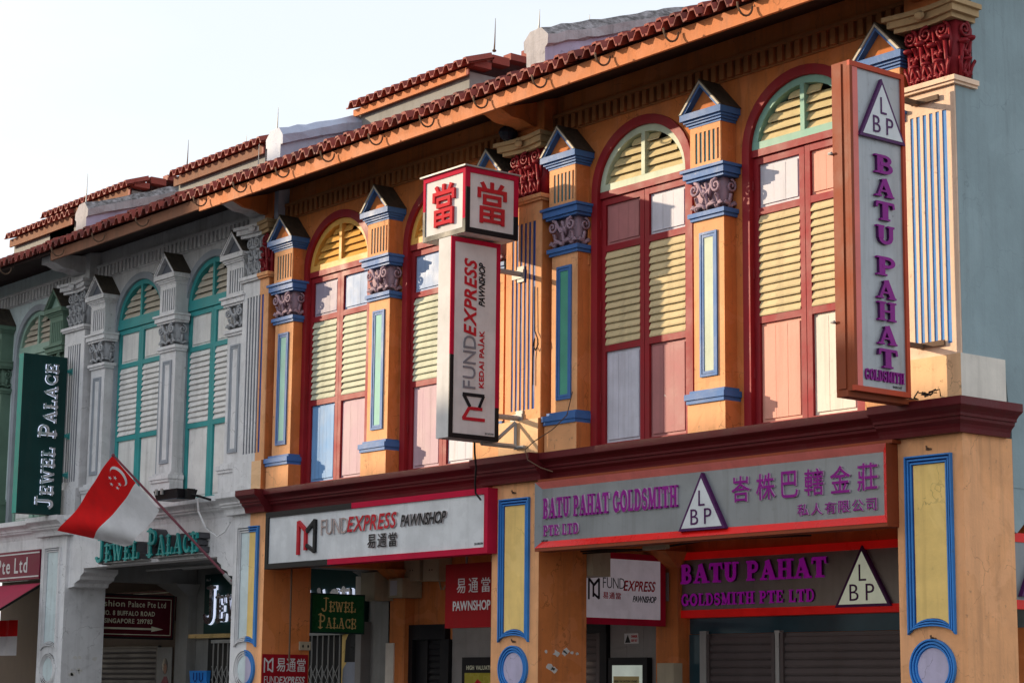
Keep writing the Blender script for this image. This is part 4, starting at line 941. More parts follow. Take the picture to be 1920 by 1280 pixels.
letters('PAWNSHOP', FR_UP, (xf-.0029, -.565, 5.72), .49, .085, blackletter, t, bold=.02, depth=.006, shear=.2, gap=.05)
letters('KEDAI PAJAK', FR_UP, (xf-.0029, -.565, 4.82), .63, .085, redletter, t, bold=.02, depth=.006, gap=.06)
text('2012/03784', FR_SIDE, (xf-.0029, -.54, 4.315), .12, .022, blackletter, t, depth=.002, name='small_print')
for z in (6.18, 4.55): MB().tube([(-17.56, yb2, z), (-17.56, .03, z)], .03, 8).box(-17.62, -17.50, .02, .034, z-.09, z+.09).box(-17.70, -17.50, .008, .02, z-.05, z+.05).obj('bracket_arm', galv, t)
br = MB()
br.tube([(-17.56, -.5, 4.235), (-17.56, -.02, 4.235)], .028, 6); br.tube([(-17.56, -.36, 4.23), (-17.56, -.03, 4.50)], .022, 4); br.tube([(-17.56, -.03, 4.50), (-17.56, -.03, 4.20)], .022, 4); br.tube([(-17.56, -.03, 4.22), (-17.40, -.03, 4.22)], .02, 6)
br.obj('bracket', galv, t)
t = thing('cube_sign', 'boxy pawn sign with one large red character on each face atop the white blade sign', 'sign', (-17.64, -.6, 6.47))
X0, X1, Y0, Y1, z0, z1 = -18.06, -17.27, -.98, -.25, 6.475, 7.205
MB().box(X0+.012, X1-.012, Y0+.012, Y1-.012, z0, z1).obj('casing', [signcream], t)
MB().box(X0-.03, X1+.02, Y0-.03, Y1+.02, z1, z1+.018).obj('lid', galv, t)
f = MB(); e = .058; zr = 6.85
for a, b_, c_, d_, m in ((X0, X1, z1-e, z1-.001, 0), (X0, X1, z0, z0+e, 1), (X0, X0+e*.7, z0+e, 6.82, 1), (X0, X0+e*.7, 6.82, z1-e, 0), (X1-e, X1, z0+e, 6.63, 1), (X1-e, X1, 6.63, z1-e, 0)): f.box(a, b_, Y0, Y0+.011, c_, d_, m)
for a, b_, c_, d_, m in ((Y0, Y1, z1-e, z1-.001, 0), (Y0, Y1, z0, z0+e, 1), (Y0, Y0+e, z0+e, 6.98, 1), (Y0, Y0+e, 6.98, z1-e, 0), (Y1-e, Y1, z0+e, 6.74, 1), (Y1-e, Y1, 6.74, z1-e, 0)): f.box(X1-.011, X1+.002, a, b_, c_, d_, m)
f.obj('frame', [magenta, blackgloss], t)
text('當', FR_FRONT, (X0+.20, Y0+.011, z0+.13), .40, .47, cubered, t, bold=.010, depth=.03, name='character')
text('當', FR_SIDE, (X1-.0115, Y0+.165, z0+.13), .40, .47, redletter, t, bold=.010, depth=.016, name='character')
for k in range(5): 
    sp = MB(); sp.tube([(-17.9+.03*k, -.7, z1+.018), (-17.99+.07*k, -.7+.02*k, z1+.16)], [.006, .002], 4); sp.obj('bird_spike', galv, t)
# goldsmith blade
t = thing('blade_sign', 'tall aluminium projecting goldsmith sign in a red brown case at the corner', 'sign', (-11.8, -.6, 4.12))
xf, xb, ya, yb2, z0, z1 = -11.70, -11.90, -1.005, -.285, 4.14, 7.06
b = MB(); b.box(xb, xf-.02, ya, yb2, z0, z1)
b.box(xb+.03, xf-.08, ya-.012, ya-.001, z0+.02, z1-.02); b.box(xb+.02, xf-.05, ya-.02, ya+1.1, z0-.05, z0-.001)
b.obj('casing', rustframe, t)
f = MB()
for a, b_, c_, d_ in ((ya+.0, yb2, z1-.045, z1+.001), (ya, yb2, z0-.001, z0+.045), (yb2-.04, yb2+.001, z0+.045, z1-.045)): f.box(xf-.019, xf+.012, a, b_, c_, d_, 0)
f.box(xf-.019, xf+.004, ya+.035, ya+.11, z0+.045, z1-.045, 1); f.box(xf-.019, xf+.012, ya, ya+.035, z0+.045, z1-.045, 2)
f.obj('frame', [copperframe, pinkrim, rustframe], t)
MB().box(xf-.019, xf-.010, ya+.11, yb2-.04, z0+.045, z1-.045).obj('panel', steelblade, t)
tri_logo(FR_SIDE, (xf-.0095, -.90, 6.40), .60, .56, t, t=.035)
zs = [6.05+.0, 5.82, 5.59, 5.365, 5.035, 4.88, 4.66, 4.5]
cy = -.59
tops = [(('B'), 6.28, 6.075), ('A', 6.02, 5.83), ('T', 5.80, 5.62), ('U', 5.57, 5.385), ('P', 5.24, 5.065), ('A', 5.02, 4.845), ('H', 4.82, 4.655), ('A', 4.63, 4.455), ('T', 4.43, 4.265)]
zz = [6.19, 5.97, 5.755, 5.54, 5.265, 5.045, 4.855, 4.665, 4.495]
for ch, zc in zip('BATUPAHAT', [6.185, 5.975, 5.765, 5.55, 5.27, 5.065, 4.87, 4.66, 4.455][:9]):
    serif(ch, FR_SIDE, (xf-.0095, cy-.11, zc-.085), .24, .165, [purple, plum], t, depth=.03, fat=1.1)
serif('GOLDSMITH', FR_SIDE, (xf-.0095, -.86, 4.25), .50, .095, purple, t, depth=.015, fat=1.0, name='letter')
text('94/01547', FR_SIDE, (xf-.0095, -.50, 4.205), .12, .022, blackletter, t, depth=.002, name='small_print')
for z in (6.25, 4.75): MB().tube([(xb-.005, ya+.02, z), (xb-.02, ya-.03, z), (xb+.02, ya-.035, z)], .012, 6).obj('latch', galv, t)
for z in (6.88, 4.64): MB().box(-11.83, -11.78, yb2, .02, z-.02, z+.02).box(-11.86, -11.55, .005, .026, z-.015, z+.03).obj('bracket', rustiron, t)
# vertical jewellery blade
t = thing('blade_sign', 'dark green projecting sign with backlit chrome letters on the grey party wall', 'sign', (-28.7, -.4, 4.12))
xf, ya, yb2, z0, z1 = -28.6, -.79, -.065, 4.125, 6.55
MB().box(xf-.16, xf-.01, ya, yb2, z0, z1, 0, front=1).obj('casing', [darkgreen, tealedge], t); MB().box(xf-.0095, xf, ya, yb2, z0, z1).obj('panel', darkgreen, t)
serif('JEWEL PALACE', FR_UP, (xf+.001, -.235, 4.22), 2.20, .27, chrome, t, depth=.03, ornate=True, big_initial=True, lift=.03, halo_mat=halo, fat=.75)
for z in (6.35, 5.35, 4.75): MB().box(xf-.11, xf-.05, yb2, .04, z-.025, z+.025).box(xf-.14, xf-.02, .03, .045, z-.05, z+.05).obj('bracket', teal, t)
# jewellery letters over the grey opening
t = thing('letter_sign', 'turquoise channel letters fixed along the grey beam above the walkway', 'sign', (-25.7, -.1, 3.3))
serif('JEWEL', FR_FRONT, (-27.22, -.12, 3.36), 1.28, .33, tealletter, t, depth=.03, ornate=True, big_initial=True, fat=.8)
serif('PALACE', FR_FRONT, (-25.68, -.12, 3.38), 1.40, .36, tealletter, t, depth=.03, ornate=True, big_initial=True, fat=.8)
serif('JEWEL', FR_FRONT, (-27.22, .045, 3.36), 1.28, .33, lettercan, t, depth=.16, big_initial=True, fat=1.6, one=True)
serif('PALACE', FR_FRONT, (-25.68, .045, 3.38), 1.40, .36, lettercan, t, depth=.16, big_initial=True, fat=1.6, one=True)
MB().box(-27.1, -25.9, -.10, .045, 3.335, 3.352).box(-25.7, -24.3, -.10, .045, 3.352, 3.37).obj('letter_tray', galv, t)
# maroon band sign, awning
t = thing('fascia_sign', 'maroon signboard ending in Pte Ltd at the left edge above the awning', 'sign', (-31, 0, 3.2))
MB().box(-34.5, -29.34, -.02, .049, 3.20, 3.655).obj('panel', maroonband, t)
r_ = MB(); r_.box(-34.5, -29.35, -.024, -.0205, 3.235, 3.255); r_.box(-34.5, -29.35, -.024, -.0205, 3.60, 3.62); r_.obj('white_line', whiteletter, t)
letters('Pte', FR_FRONT, (-30.86, -.0205, 3.31), .48, .235, whiteletter, t, bold=.012, depth=.003); letters('Ltd', FR_FRONT, (-30.22, -.0205, 3.31), .46, .24, whiteletter, t, bold=.012, depth=.003)
t = thing('awning', 'sloping crimson canvas awning under the maroon sign', 'awning', (-32, -.4, 2.6))
a = MB(); a.add([(-35, .04, 3.14), (-29.36, .04, 3.14), (-29.36, -.95, 2.52), (-35, -.95, 2.52)], [(0, 3, 2, 1)]); a.add([(-35, -.95, 2.52), (-29.36, -.95, 2.52), (-29.36, -.955, 2.44), (-35, -.955, 2.44)], [(0, 1, 2, 3)])
a.obj('canvas', awnm, t); a = MB(); a.tube([(-29.40, .04, 3.10), (-29.40, -.94, 2.50)], .018, 6); a.tube([(-35, -.93, 2.50), (-29.38, -.93, 2.50)], .018, 6); a.obj('awning_frame', blackiron, t)
# ------------------------------------------------------------------ walkway signs
t = thing('hanging_sign', 'steel goldsmith sign with a red frame over the corner shop shutters', 'sign', (-15.7, 2.3, 2.42))
x0, x1, z0, z1 = -17.48, -13.80, 2.425, 3.17
f = MB(); f.box(x0, x1, 2.30, 2.41, z0, z0+.085); f.box(x0, x1, 2.30, 2.41, z1-.085, z1); f.obj('frame', mat('glowing_red_frame', (.74, .010, .008), rough=.35, dirt=.1, streak=.1, bump=0, emit=.09), t)  # frame given a slight emission to keep its red vivid
MB().box(x0, x1, 2.32, 2.41, z0+.085, z1-.085).obj('panel', steeldark, t); Y = 2.3195
serif('BATU PAHAT', FR_FRONT, (-17.38, Y, 2.815), 2.27, .215, [purple_bright, plum], t, depth=.03, fat=1.25); serif('GOLDSMITH PTE LTD', FR_FRONT, (-17.38, Y, 2.56), 2.08, .135, [purple_bright, plum], t, depth=.02, fat=1.15)
tri_logo(FR_FRONT, (-14.98, Y, 2.485), .78, .64, t, panel=tricream)
t = thing('hanging_sign', 'white pawnshop sign in a dark red case hanging across the walkway', 'sign', (-17.6, 1.6, 2.38))
b = MB(); b.box(-17.68, -17.56, .78, 2.22, 2.33, 3.14); b.obj('casing', magenta, t)
MB().box(-17.5595, -17.553, .85, 2.13, 2.40, 3.07).obj('panel', mat('lilac_white_acrylic', (.62, .58, .64), rough=.3, dirt=.15, streak=.2, bump=.02, emit=.12), t)
F = (-17.5525,)
fe_logo(FR_SIDE, (-17.5525, 1.03, 2.60), .17, .245, t, depth=.006, mred=blackletter)
letters('FUND', FR_SIDE, (-17.5525, 1.25, 2.735), .33, .12, blackletter, t, bold=-.012, depth=.003); letters('EXPRESS', FR_SIDE, (-17.5525, 1.56, 2.715), .50, .12, redletter, t, bold=.02, depth=.003, shear=.2, gap=.05)
letters('易通當', FR_SIDE, (-17.5525, 1.25, 2.615), .27, .075, redletter, t, bold=.012, depth=.003, gap=.15); letters('PAWNSHOP', FR_SIDE, (-17.5525, 1.70, 2.59), .37, .075, blackletter, t, bold=.02, depth=.003, shear=.2, gap=.05)
t = thing('hanging_sign', 'dark red box sign with white characters under the right end of the white signboard', 'sign', (-19.3, .7, 2.3))
MB().box(-19.66, -18.66, .60, .68, 2.30, 3.05).obj('casing', mat('deep_red_acrylic', (.26, .006, .010), spec=.15, rough=.5, dirt=.1, streak=.2, bump=.02, coat=0), t); MB().tube([(-19.3, .64, 3.05), (-19.3, .64, 3.2)], .015, 6).tube([(-18.8, .64, 3.05), (-18.8, .64, 3.2)], .015, 6).obj('hanger', galv, t)
letters('易通當', FR_FRONT, (-19.43, .5995, 2.705), .64, .17, whiteletter, t, bold=.0, depth=.004, gap=.35); letters('PAWNSHOP', FR_FRONT, (-19.50, .5995, 2.50), .72, .115, whiteletter, t, bold=.015, depth=.004, gap=.08)
t = thing('banner', 'red pawnshop plate fixed to the side of the grey and orange pier', 'sign', (-22.78, .38, 1.5))
MB().box(-22.789, -22.775, .01, .70, 1.30, 2.01).obj('panel', redframe if False else mat('crimson_plate', (.30, .010, .018), spec=.15, rough=.3, dirt=.2, streak=.2, bump=.02), t)
fe_logo(FR_SIDE, (-22.7748, .03, 1.775), .14, .19, t, mred=whiteletter, mblack=whiteletter, depth=.002)
letters('易通當', FR_SIDE, (-22.7748, .22, 1.79), .44, .17, whiteletter, t, bold=.005, depth=.003, gap=.15); letters('FUND', FR_SIDE, (-22.7748, .04, 1.64), .22, .09, whiteletter, t, bold=-.012, depth=.003); letters('EXPRESS', FR_SIDE, (-22.7748, .26, 1.64), .40, .09, whiteletter, t, bold=.02, depth=.003, shear=.2, gap=.05)
t = thing('hanging_sign', 'small lit green sign with gold lettering hanging across the walkway', 'sign', (-23.2, 1.4, 2.3))
MB().box(-23.32, -23.20, 1.0, 1.87, 2.31, 2.84).obj('casing', darkgreen, t); MB().box(-23.1995, -23.195, 1.02, 1.85, 2.33, 2.82).obj('panel', litgreen, t)
serif('JEWEL', FR_SIDE, (-23.1945, 1.17, 2.60), .54, .18, goldletter, t, depth=.006, ornate=True, big_initial=True, fat=.6); serif('PALACE', FR_SIDE, (-23.1945, 1.12, 2.38), .60, .18, goldletter, t, depth=.006, ornate=True, big_initial=True, fat=.6)
t = thing('hanging_sign', 'maroon address sign with a cream arrow hanging across the grey walkway', 'sign', (-28.9, 1.5, 2.3))
MB().box(-29.02, -28.90, .50, 2.12, 2.31, 3.0).obj('casing', blackgloss, t); MB().box(-28.8995, -28.895, .53, 2.09, 2.34, 2.97).obj('panel', maroonsign, t)
q = MB()
for a, b_, c_, d_ in ((.56, 2.06, 2.925, 2.937), (.56, 2.06, 2.37, 2.382), (2.048, 2.06, 2.382, 2.925), (.6, 1.72, 2.452, 2.482)): q.box(-28.8945, -28.893, a, b_, c_, d_)
q.prism([(1.72, 2.425), (1.72, 2.51), (1.93, 2.467)], -28.8945, -28.893, 'x'); q.obj('line_and_arrow', cream_letter, t)
letters('Fashion', FR_SIDE, (-28.8945, .72, 2.80), .52, .095, cream_letter, t, bold=.012, depth=.002); letters('Palace', FR_SIDE, (-28.8945, 1.30, 2.80), .29, .09, cream_letter, t, bold=.012, depth=.002); letters('Pte', FR_SIDE, (-28.8945, 1.64, 2.80), .14, .09, cream_letter, t, bold=.012, depth=.002); letters('Ltd', FR_SIDE, (-28.8945, 1.82, 2.80), .14, .09, cream_letter, t, bold=.012, depth=.002)
letters('NO. 8 BUFFALO ROAD', FR_SIDE, (-28.8945, .85, 2.665), .92, .075, cream_letter, t, bold=.02, depth=.002, gap=.1); letters('SINGAPORE 219783', FR_SIDE, (-28.8945, .90, 2.545), .83, .075, cream_letter, t, bold=.02, depth=.002, gap=.1)
t = thing('shop_sign', 'black signboard with large backlit chrome letters over the jewellery shop gates', 'sign', (-26, 2.4, 2.4))
MB().box(-28.35, -23.9, 2.34, 2.41, 2.40, 3.32).obj('panel', darkgreen, t)
serif('JEWEL PALACE', FR_FRONT, (-28.22, 2.3395, 2.58), 4.1, .55, chrome, t, depth=.03, ornate=True, big_initial=True, lift=.05, halo_mat=halo)
text('No. 8', FR_FRONT, (-28.30, 2.3395, 3.22), .12, .04, whiteletter, t, depth=.002, name='small_print')
t = thing('shop_sign', 'goldsmith sign on the side street wall just past the corner pier', 'sign', (-11.5, 1.8, 2.3))
f = MB(); f.box(-11.52, -11.44, .72, 3.6, 2.34, 2.42); f.box(-11.52, -11.44, .72, 3.6, 2.93, 3.01); f.obj('frame', redframe, t); MB().box(-11.52, -11.45, .72, 3.6, 2.42, 2.93).obj('panel', steel, t); tri_logo(FR_SIDE, (-11.4495, .80, 2.45), .5, .45, t)
# ------------------------------------------------------------------ shopfronts
def roller(x0, x1, z0, z1, y, label, m=shutterm, pitch=.085):
    t = thing('roller_shutter', label, 'shutter', ((x0+x1)/2, y, z0)); h = pitch; c = MB()
    c.prism([(0, 0), (-.012, .006), (-.02, h*.35), (-.012, h-.012), (0, h-.006)][::-1], x0+.04, x1-.04, 'x'); me = c.mesh('slat', m); z = z0
    while z < z1-h*.5: link('slat', me, t, M=Matrix.Translation((0, y, z))); z += h
    g = MB(); g.box(x0, x0+.06, y-.04, y+.02, z0, z1); g.box(x1-.06, x1, y-.04, y+.02, z0, z1); g.box(x0+.06, x1-.06, y+.001, y+.02, z0, z1); g.obj('guide_rail', m, t)
    return t
MB().box(-17.34, -12.2, 2.395, 2.41, 2.24, 2.42).obj('shopfront_glass', glassdark, goldshop)
roller(-17.02, -15.92, .16, 2.235, 2.37, 'brown roller shutter of the corner shop nearest the orange pillar')
roller(-15.86, -13.0, .16, 2.235, 2.37, 'wide brown roller shutter beside the right corner pier')
MB().box(-17.34, -17.04, 2.385, 2.41, .16, 2.235).obj('shopfront_glass', glassdark, goldshop)
MB().box(-15.93, -15.85, 2.33, 2.41, .16, 2.26).obj('shutter_post', galv, goldshop)
MB().box(-17.10, -17.0, 2.32, 2.37, .16, 2.27).obj('shutter_post', galv, goldshop)
# pawnshop front
b = MB(); b.box(-23.02, -22.72, 2.33, 2.415, .16, 2.44); b.box(-22.72, -21.98, 2.33, 2.415, 2.24, 2.44); b.box(-22.04, -21.90, 2.33, 2.415, .16, 2.2399); b.box(-22.72, -22.04, 2.40, 2.415, .16, 2.24); b.obj('door_frame', blackpaint, pawnshop)
roller(-22.45, -22.05, .16, 2.235, 2.385, 'dark shutter inside the black doorway of the pawnshop', blackpaint)
q = MB(); 
tb = MB()
def tiles_(parent, x0, x1, z0, z1, y, tw, th, m):
    c = MB().box(.0015, tw-.0015, 0, .02, .0015, th-.0015); me = c.mesh('wall_tile', m); z = z0; k = 0
    MB().box(x0, x1, y+.012, y+.03, z0, z1).obj('tile_backing', concrete, parent)
    while z < z1-.02:
        x = x0
        while x < x1-.05: link('wall_tile', me, parent, M=Matrix.Translation((x, y-random.uniform(0, .0015), z))); x += tw
        z += th
tiles_(pawnshop, -21.89, -19.49, 1.3, 2.50, 2.385, .30, .30, tilewall); tiles_(pawnshop, -18.72, -17.82, 1.5, 2.40, 2.385, .30, .30, tilewall)
b = MB(); b.box(-19.55, -19.48, 2.33, 2.415, .16, 2.42); b.box(-19.48, -18.74, 2.33, 2.415, 2.28, 2.42); b.box(-18.85, -18.73, 2.33, 2.415, .16, 2.2799); b.obj('door_frame', blackpaint, pawnshop)
roller(-19.46, -18.86, .16, 2.275, 2.375, 'brown shutter between the pier and the pale tiled wall')
MB().box(-17.86, -17.80, 2.37, 2.41, .16, 2.40).obj('door_jamb', blackpaint, pawnshop)
t = thing('notice_board', 'black framed poster board headed HIGH VALUATION on the tiled wall', 'poster', (-21.2, 2.3, 1.2))
b = MB(); b.box(-21.60, -20.9, 2.33, 2.384, 1.1, 2.0); b.obj('frame', blackpaint, t); MB().box(-21.53, -20.97, 2.322, 2.3295, 1.15, 1.80).obj('picture', mat('yellow_green_print', (.42, .36, .05), rough=.3, dirt=.9, streak=.3, bump=0, dcol=(.08, .12, .02), grain=.6), t)
letters('HIGH VALUATION', FR_FRONT, (-21.50, 2.3295, 1.84), .62, .055, cream_letter, t, bold=.02, depth=.002, gap=.1)
p = MB(); p.prism([(-21.40, 1.15), (-21.30, 1.55), (-21.37, 1.62), (-21.25, 1.72), (-21.14, 1.66), (-21.12, 1.15)], 2.318, 2.3215, 'y'); p.obj('printed_shape', redletter, t)
t = thing('display_case', 'black framed lit certificate case on the tiled wall by the white hanging sign', 'display case', (-18.3, 2.3, 1.2))
b = MB(); b.box(-18.66, -17.97, 2.30, 2.384, 1.25, 1.98); b.obj('frame', blackpaint, t); MB().box(-18.58, -18.05, 2.293, 2.2995, 1.28, 1.89).obj('light_panel', mat('lit_case_panel', (.62, .70, .62), rough=.3, dirt=.05, streak=0, bump=0, emit=.25), t)
c = MB().box(-18.55, -18.10, 2.287, 2.2925, 1.28, 1.76).obj('certificate', certm, t)
letters('HIGH VALUATION LOANS', FR_FRONT, (-18.53, 2.2865, 1.69), .40, .026, blackletter, t, bold=.02, depth=.001)
for i in range(5): MB().box(-18.45+.03*(i % 2), -18.20-.03*(i % 3), 2.2855, 2.2865, 1.655-.02*i, 1.663-.02*i).obj('print_line', blackletter, t)
t = thing('warning_sign', 'small white warning plate with a black triangle on the tiled wall', 'sign', (-18.33, 2.38, 2.15))
MB().box(-18.455, -18.205, 2.376, 2.3825, 2.145, 2.265).obj('plate', whiteletter, t); p = MB(); p.prism([(-18.44, 2.155), (-18.345, 2.155), (-18.392, 2.25)], 2.373, 2.3755, 'y'); p.obj('triangle', blackletter, t)
text('DANGER', FR_FRONT, (-18.33, 2.3755, 2.215), .11, .03, redletter, t, bold=.02, depth=.002); text('KEEP OUT', FR_FRONT, (-18.33, 2.3755, 2.165), .11, .03, redletter, t, bold=.02, depth=.002)
# meter boxes, conduits
def meter(x0, x1, y0, y1, z0, z1, label, door=True, dots=True):
    t = thing('meter_box', label, 'meter box', ((x0+x1)/2, y1, z0), 'electric boxes in the walkway')
    MB().box(x0, x1, y0, y1, z0, z1).obj('casing', creambox, t); e = .012
    MB().box(x0+e, x1-e, y0-.006, y0-.0005, z0+e, z1-e).obj('cover', creambox, t)
    if dots:
        for dx in (-.03, .03): MB().ball(((x0+x1)/2+dx, y0-.008, z0+(z1-z0)*.4), .010, .006, .012).obj('seal', blackiron, t)
meter(-23.43, -23.08, 1.95, 2.25, 2.77, 3.15, 'large cream box beside the lit green sign', dots=False); meter(-22.95, -22.62, 2.08, 2.4, 2.80, 3.06, 'small cream box with a blue notice right of the large box', dots=False)
MB().box(-22.90, -22.74, 2.069, 2.0735, 2.83, 3.03).obj('notice', mat('pale_notice', (.5, .52, .58), dirt=.6, streak=.2, bump=0, dcol=(.1, .15, .4)), pawnshop)
meter(-22.76, -22.40, 2.2, 2.41, 3.02, 3.38, 'cream box under the beam, left of a pair'); meter(-22.32, -21.96, 2.2, 2.41, 3.01, 3.37, 'cream box under the beam, right of a pair')
meter(-17.44, -17.08, .695, .95, 2.83, 3.13, 'cream box with two seals at the top of the middle pier'); meter(-17.60, -17.32, 2.12, 2.255, 1.55, 1.91, 'cream box on the orange pillar by the shutters', dots=False)
MB().box(-24.07, -23.87, 2.30, 2.335, 2.86, 3.14).obj('notice', creampanel, jewelshop)
cd = MB()
for pts in ([(-22.9, 2.38, 3.15), (-22.85, 2.38, 2.98), (-22.6, 2.38, 2.90)], [(-22.2, 2.38, 3.02), (-22.15, 2.38, 2.90)], [(-21.95, 2.38, 3.05), (-22.1, 2.38, 2.90)]): cd.tube(pts, .012, 6)
cd.obj('conduit', creambox, pawnshop)
MB().tube([(-27.6, .9, 3.30), (-24.2, .9, 3.30)], .02, 6).tube([(-27.2, 1.3, 3.34), (-24.6, 1.3, 3.34)], .035, 8).obj('ceiling_pipe', galv, jewelshop)
MB().tube([(-22.60, .30, 3.10), (-22.60, .30, 1.9)], .014, 6).obj('conduit', rustiron, pawnshop)
t = thing('socket', 'cream double socket on the side of the pier above the red plate', 'socket', (-22.78, .65, 2.1)); MB().box(-22.789, -22.75, .56, .72, 2.07, 2.18).obj('plate', creambox, t)
for yy in (.60, .68): MB().ball((-22.748, yy, 2.12), .004, .014, .02).obj('pin_holes', blackiron, t)
tb = MB(); tb.box(-17.169, -17.1675, .08, .6, 1.985, 2.0)
# gates and posters of the jewellery shop
def gate(x0, x1, z1, y, label):
    t = thing('folding_gate', label, 'gate', ((x0+x1)/2, y, .16)); n = int((x1-x0)/.145)
    bar = MB().tube([(0, 0, .16), (0, 0, z1)], .011, 5).mesh('gate_bar', galv)
    for i in range(n+1): link('gate_bar', bar, t, M=Matrix.Translation((x0+i*.145, y, 0)))
    d = MB()
    for i in range(n):
        z = .3
        while z < z1-.45:
            a = x0+i*.145; d.tube([(a, y-.014, z), (a+.145, y-.014, z+.2)], .007, 4); d.tube([(a, y-.022, z+.2), (a+.145, y-.022, z)], .007, 4); z += .2
    d.obj('lattice', galv, t); MB().box(x0-.03, x1+.03, y-.03, y+.03, z1, z1+.05).obj('gate_rail', galv, t)
gate(-25.45, -24.42, 2.33, 2.30, 'grey folding gate seen through the middle shop opening'); gate(-27.95, -27.0, 2.25, 2.30, 'grey folding gate beside the blue bag')
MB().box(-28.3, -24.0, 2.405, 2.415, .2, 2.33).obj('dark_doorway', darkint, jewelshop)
MB().box(-28.75, -25.5, 2.28, 2.42, 2.335, 2.395).obj('gold_trim', goldletter, jewelshop)
t = thing('poster', 'shop poster of a figure with long dark hair and a pale patterned dress on yellow', 'poster', (-24.1, 2.39, 1))
MB().box(-24.50, -23.80, 2.38, 2.40, .9, 2.50).obj('backing', yellow, t)
p = MB(); p.prism([(-24.42, 1.95), (-24.40, 2.25), (-24.28, 2.42), (-24.12, 2.45), (-24.0, 2.35), (-23.92, 2.1), (-23.9, 1.9)][::-1], 2.374, 2.3795, 'y'); p.obj('dark_hair', blackletter, t)
p = MB(); p.prism([(-24.48, .95), (-24.45, 1.85), (-24.35, 1.95), (-23.95, 1.95), (-23.86, 1.7), (-23.84, .95)][::-1], 2.368, 2.3735, 'y'); p.obj('patterned_dress', mat('floral_print', (.30, .32, .38), rough=.6, dirt=1, streak=0, bump=0, dcol=(.65, .35, .45), grain=1.0), t)
MB().box(-23.90, -23.76, 2.20, 2.41, .16, 2.50).obj('door_jamb', tilewall, jewelshop)
MB().box(-23.76, -23.2, 2.36, 2.418, .16, 3.2).obj('white_column', tilewall, jewelshop)
MB().box(-23.22, -23.03, 2.24, 2.2595, .16, 2.2).obj('plaster_patch', creampanel, pawnshop)
t = thing('tote_bag', 'bright blue printed bag hanging by the jewellery gate', 'bag', (-28.2, 2.2, 1.6)); p = MB(); p.taper(-28.46, -27.98, 2.22, 2.26, 1.45, -28.5, -27.96, 2.20, 2.27, 1.83); p.obj('bag_body', mat('bright_blue_bag', (.03, .25, .75), dirt=.3, streak=0, bump=.2), t)
for x in (-28.3, -28.12): MB().tube([(x-.05, 2.19, 1.80), (x-.05, 2.19, 1.70), (x, 2.19, 1.66), (x+.05, 2.19, 1.70), (x+.05, 2.19, 1.80)], .008, 5).obj('handle', navy, t)
t = thing('poster', 'pale poster of a dark haired woman on the grey walkway pillar', 'poster', (-29.2, 2.25, 1.2))
MB().box(-29.62, -29.14, 2.235, 2.2455, .9, 2.2).obj('backing', plasterdim, t); p = MB(); p.ball((-29.34, 2.233, 1.90), .085, .004, .13, 0, 14, 8); p.obj('dark_hair', blackletter, t)
p = MB(); p.ball((-29.325, 2.229, 1.86), .05, .003, .08, 0, 14, 8); p.obj('face', mat('printed_skin', (.35, .20, .14), dirt=.2, streak=0, bump=0), t); p = MB(); p.prism([(-29.5, 1.3), (-29.46, 1.62), (-29.36, 1.74), (-29.27, 1.74), (-29.2, 1.62), (-29.16, 1.3)][::-1], 2.230, 2.234, 'y'); p.obj('printed_blouse', maroonband, t)
roller(-32.5, -29.75, .16, 2.23, 2.36, 'dark roller shutter behind the address sign', mat('dark_shutter', (.05, .045, .05), rough=.5, dirt=.2, streak=.3, bump=.1))
t = thing('shop_sign', 'maroon sign with a gold line high on the wall behind the address sign', 'sign', (-30.5, 2.3, 2.6)); MB().box(-33, -29.2, 2.30, 2.40, 2.62, 3.12).obj('panel', maroonsign, t); MB().box(-33, -29.22, 2.296, 2.2995, 3.07, 3.085).obj('gold_line', cream_letter, t)
# hanging cloth below the awning
t = thing('draped_cloth', 'red and white cloth hanging below the crimson awning', 'cloth', (-30.9, .5, 2)); p = MB()
for i in range(12):
    a = -32.5+i*.11; b_ = a+.11; ya_, yb_ = .5+.03*math.sin(i*1.7), .5+.03*math.sin((i+1)*1.7)
    p.add([(a, ya_, 2.62), (b_, yb_, 2.62), (b_, yb_, 2.36), (a, ya_, 2.36)], [(0, 3, 2, 1)], 0); p.add([(a, ya_, 2.36), (b_, yb_, 2.36), (b_, yb_, 2.05), (a, ya_, 2.05)], [(0, 3, 2, 1)], 1)
p.obj('fabric', [flagred, flagwhite], t)
# ------------------------------------------------------------------ flag
t = thing('flag', 'red and white flag with a crescent and five stars on a slanting pole', 'flag', (-23.6, 0, 2.96))
base = Vector((-23.60, -.0, 2.96)); tip = Vector((-24.68, -1.25, 4.63))
MB().tube([base, base.lerp(tip, .5), tip], [.018, .017, .015], 8).ball(tip, .024, .024, .024).obj('pole', polem, t)
MB().tube([base+Vector((.0, .02, -.02)), base.lerp(tip, .06)], .028, 8).obj('pole_socket', galv, t)
A = tip+Vector((0, -.01, -.01)); B = Vector((-24.25, -.76, 3.90)); Cc = Vector((-26.60, -1.02, 3.74)); D = Vector((-25.50, -.62, 3.45))
def FP(u, v):
    """u along the fly, v down the hoist"""
    p = (A.lerp(B, v)).lerp(Cc.lerp(D, v), u)
    s = math.sin(math.pi*u)
    p = p+Vector((.05*s, 0, .05*s*(1-v)-.05*s*v))           # sag and belly
    wv = .045*math.sin(u*7.5+v*3.2+.6)*(u**.7)+.015*math.sin(u*15+v*5)*u
    p = p+Vector((-.35, -1, .2)).normalized()*wv
    p = p+Vector((0, 0, -.035*math.sin(u*9+v*2)*u))
    return p
nu, nv = 56, 32; fl = MB(); vs_ = [FP(i/nu, j/nv) for j in range(nv+1) for i in range(nu+1)]; fs = []
fl.v = [tuple(v) for v in vs_]
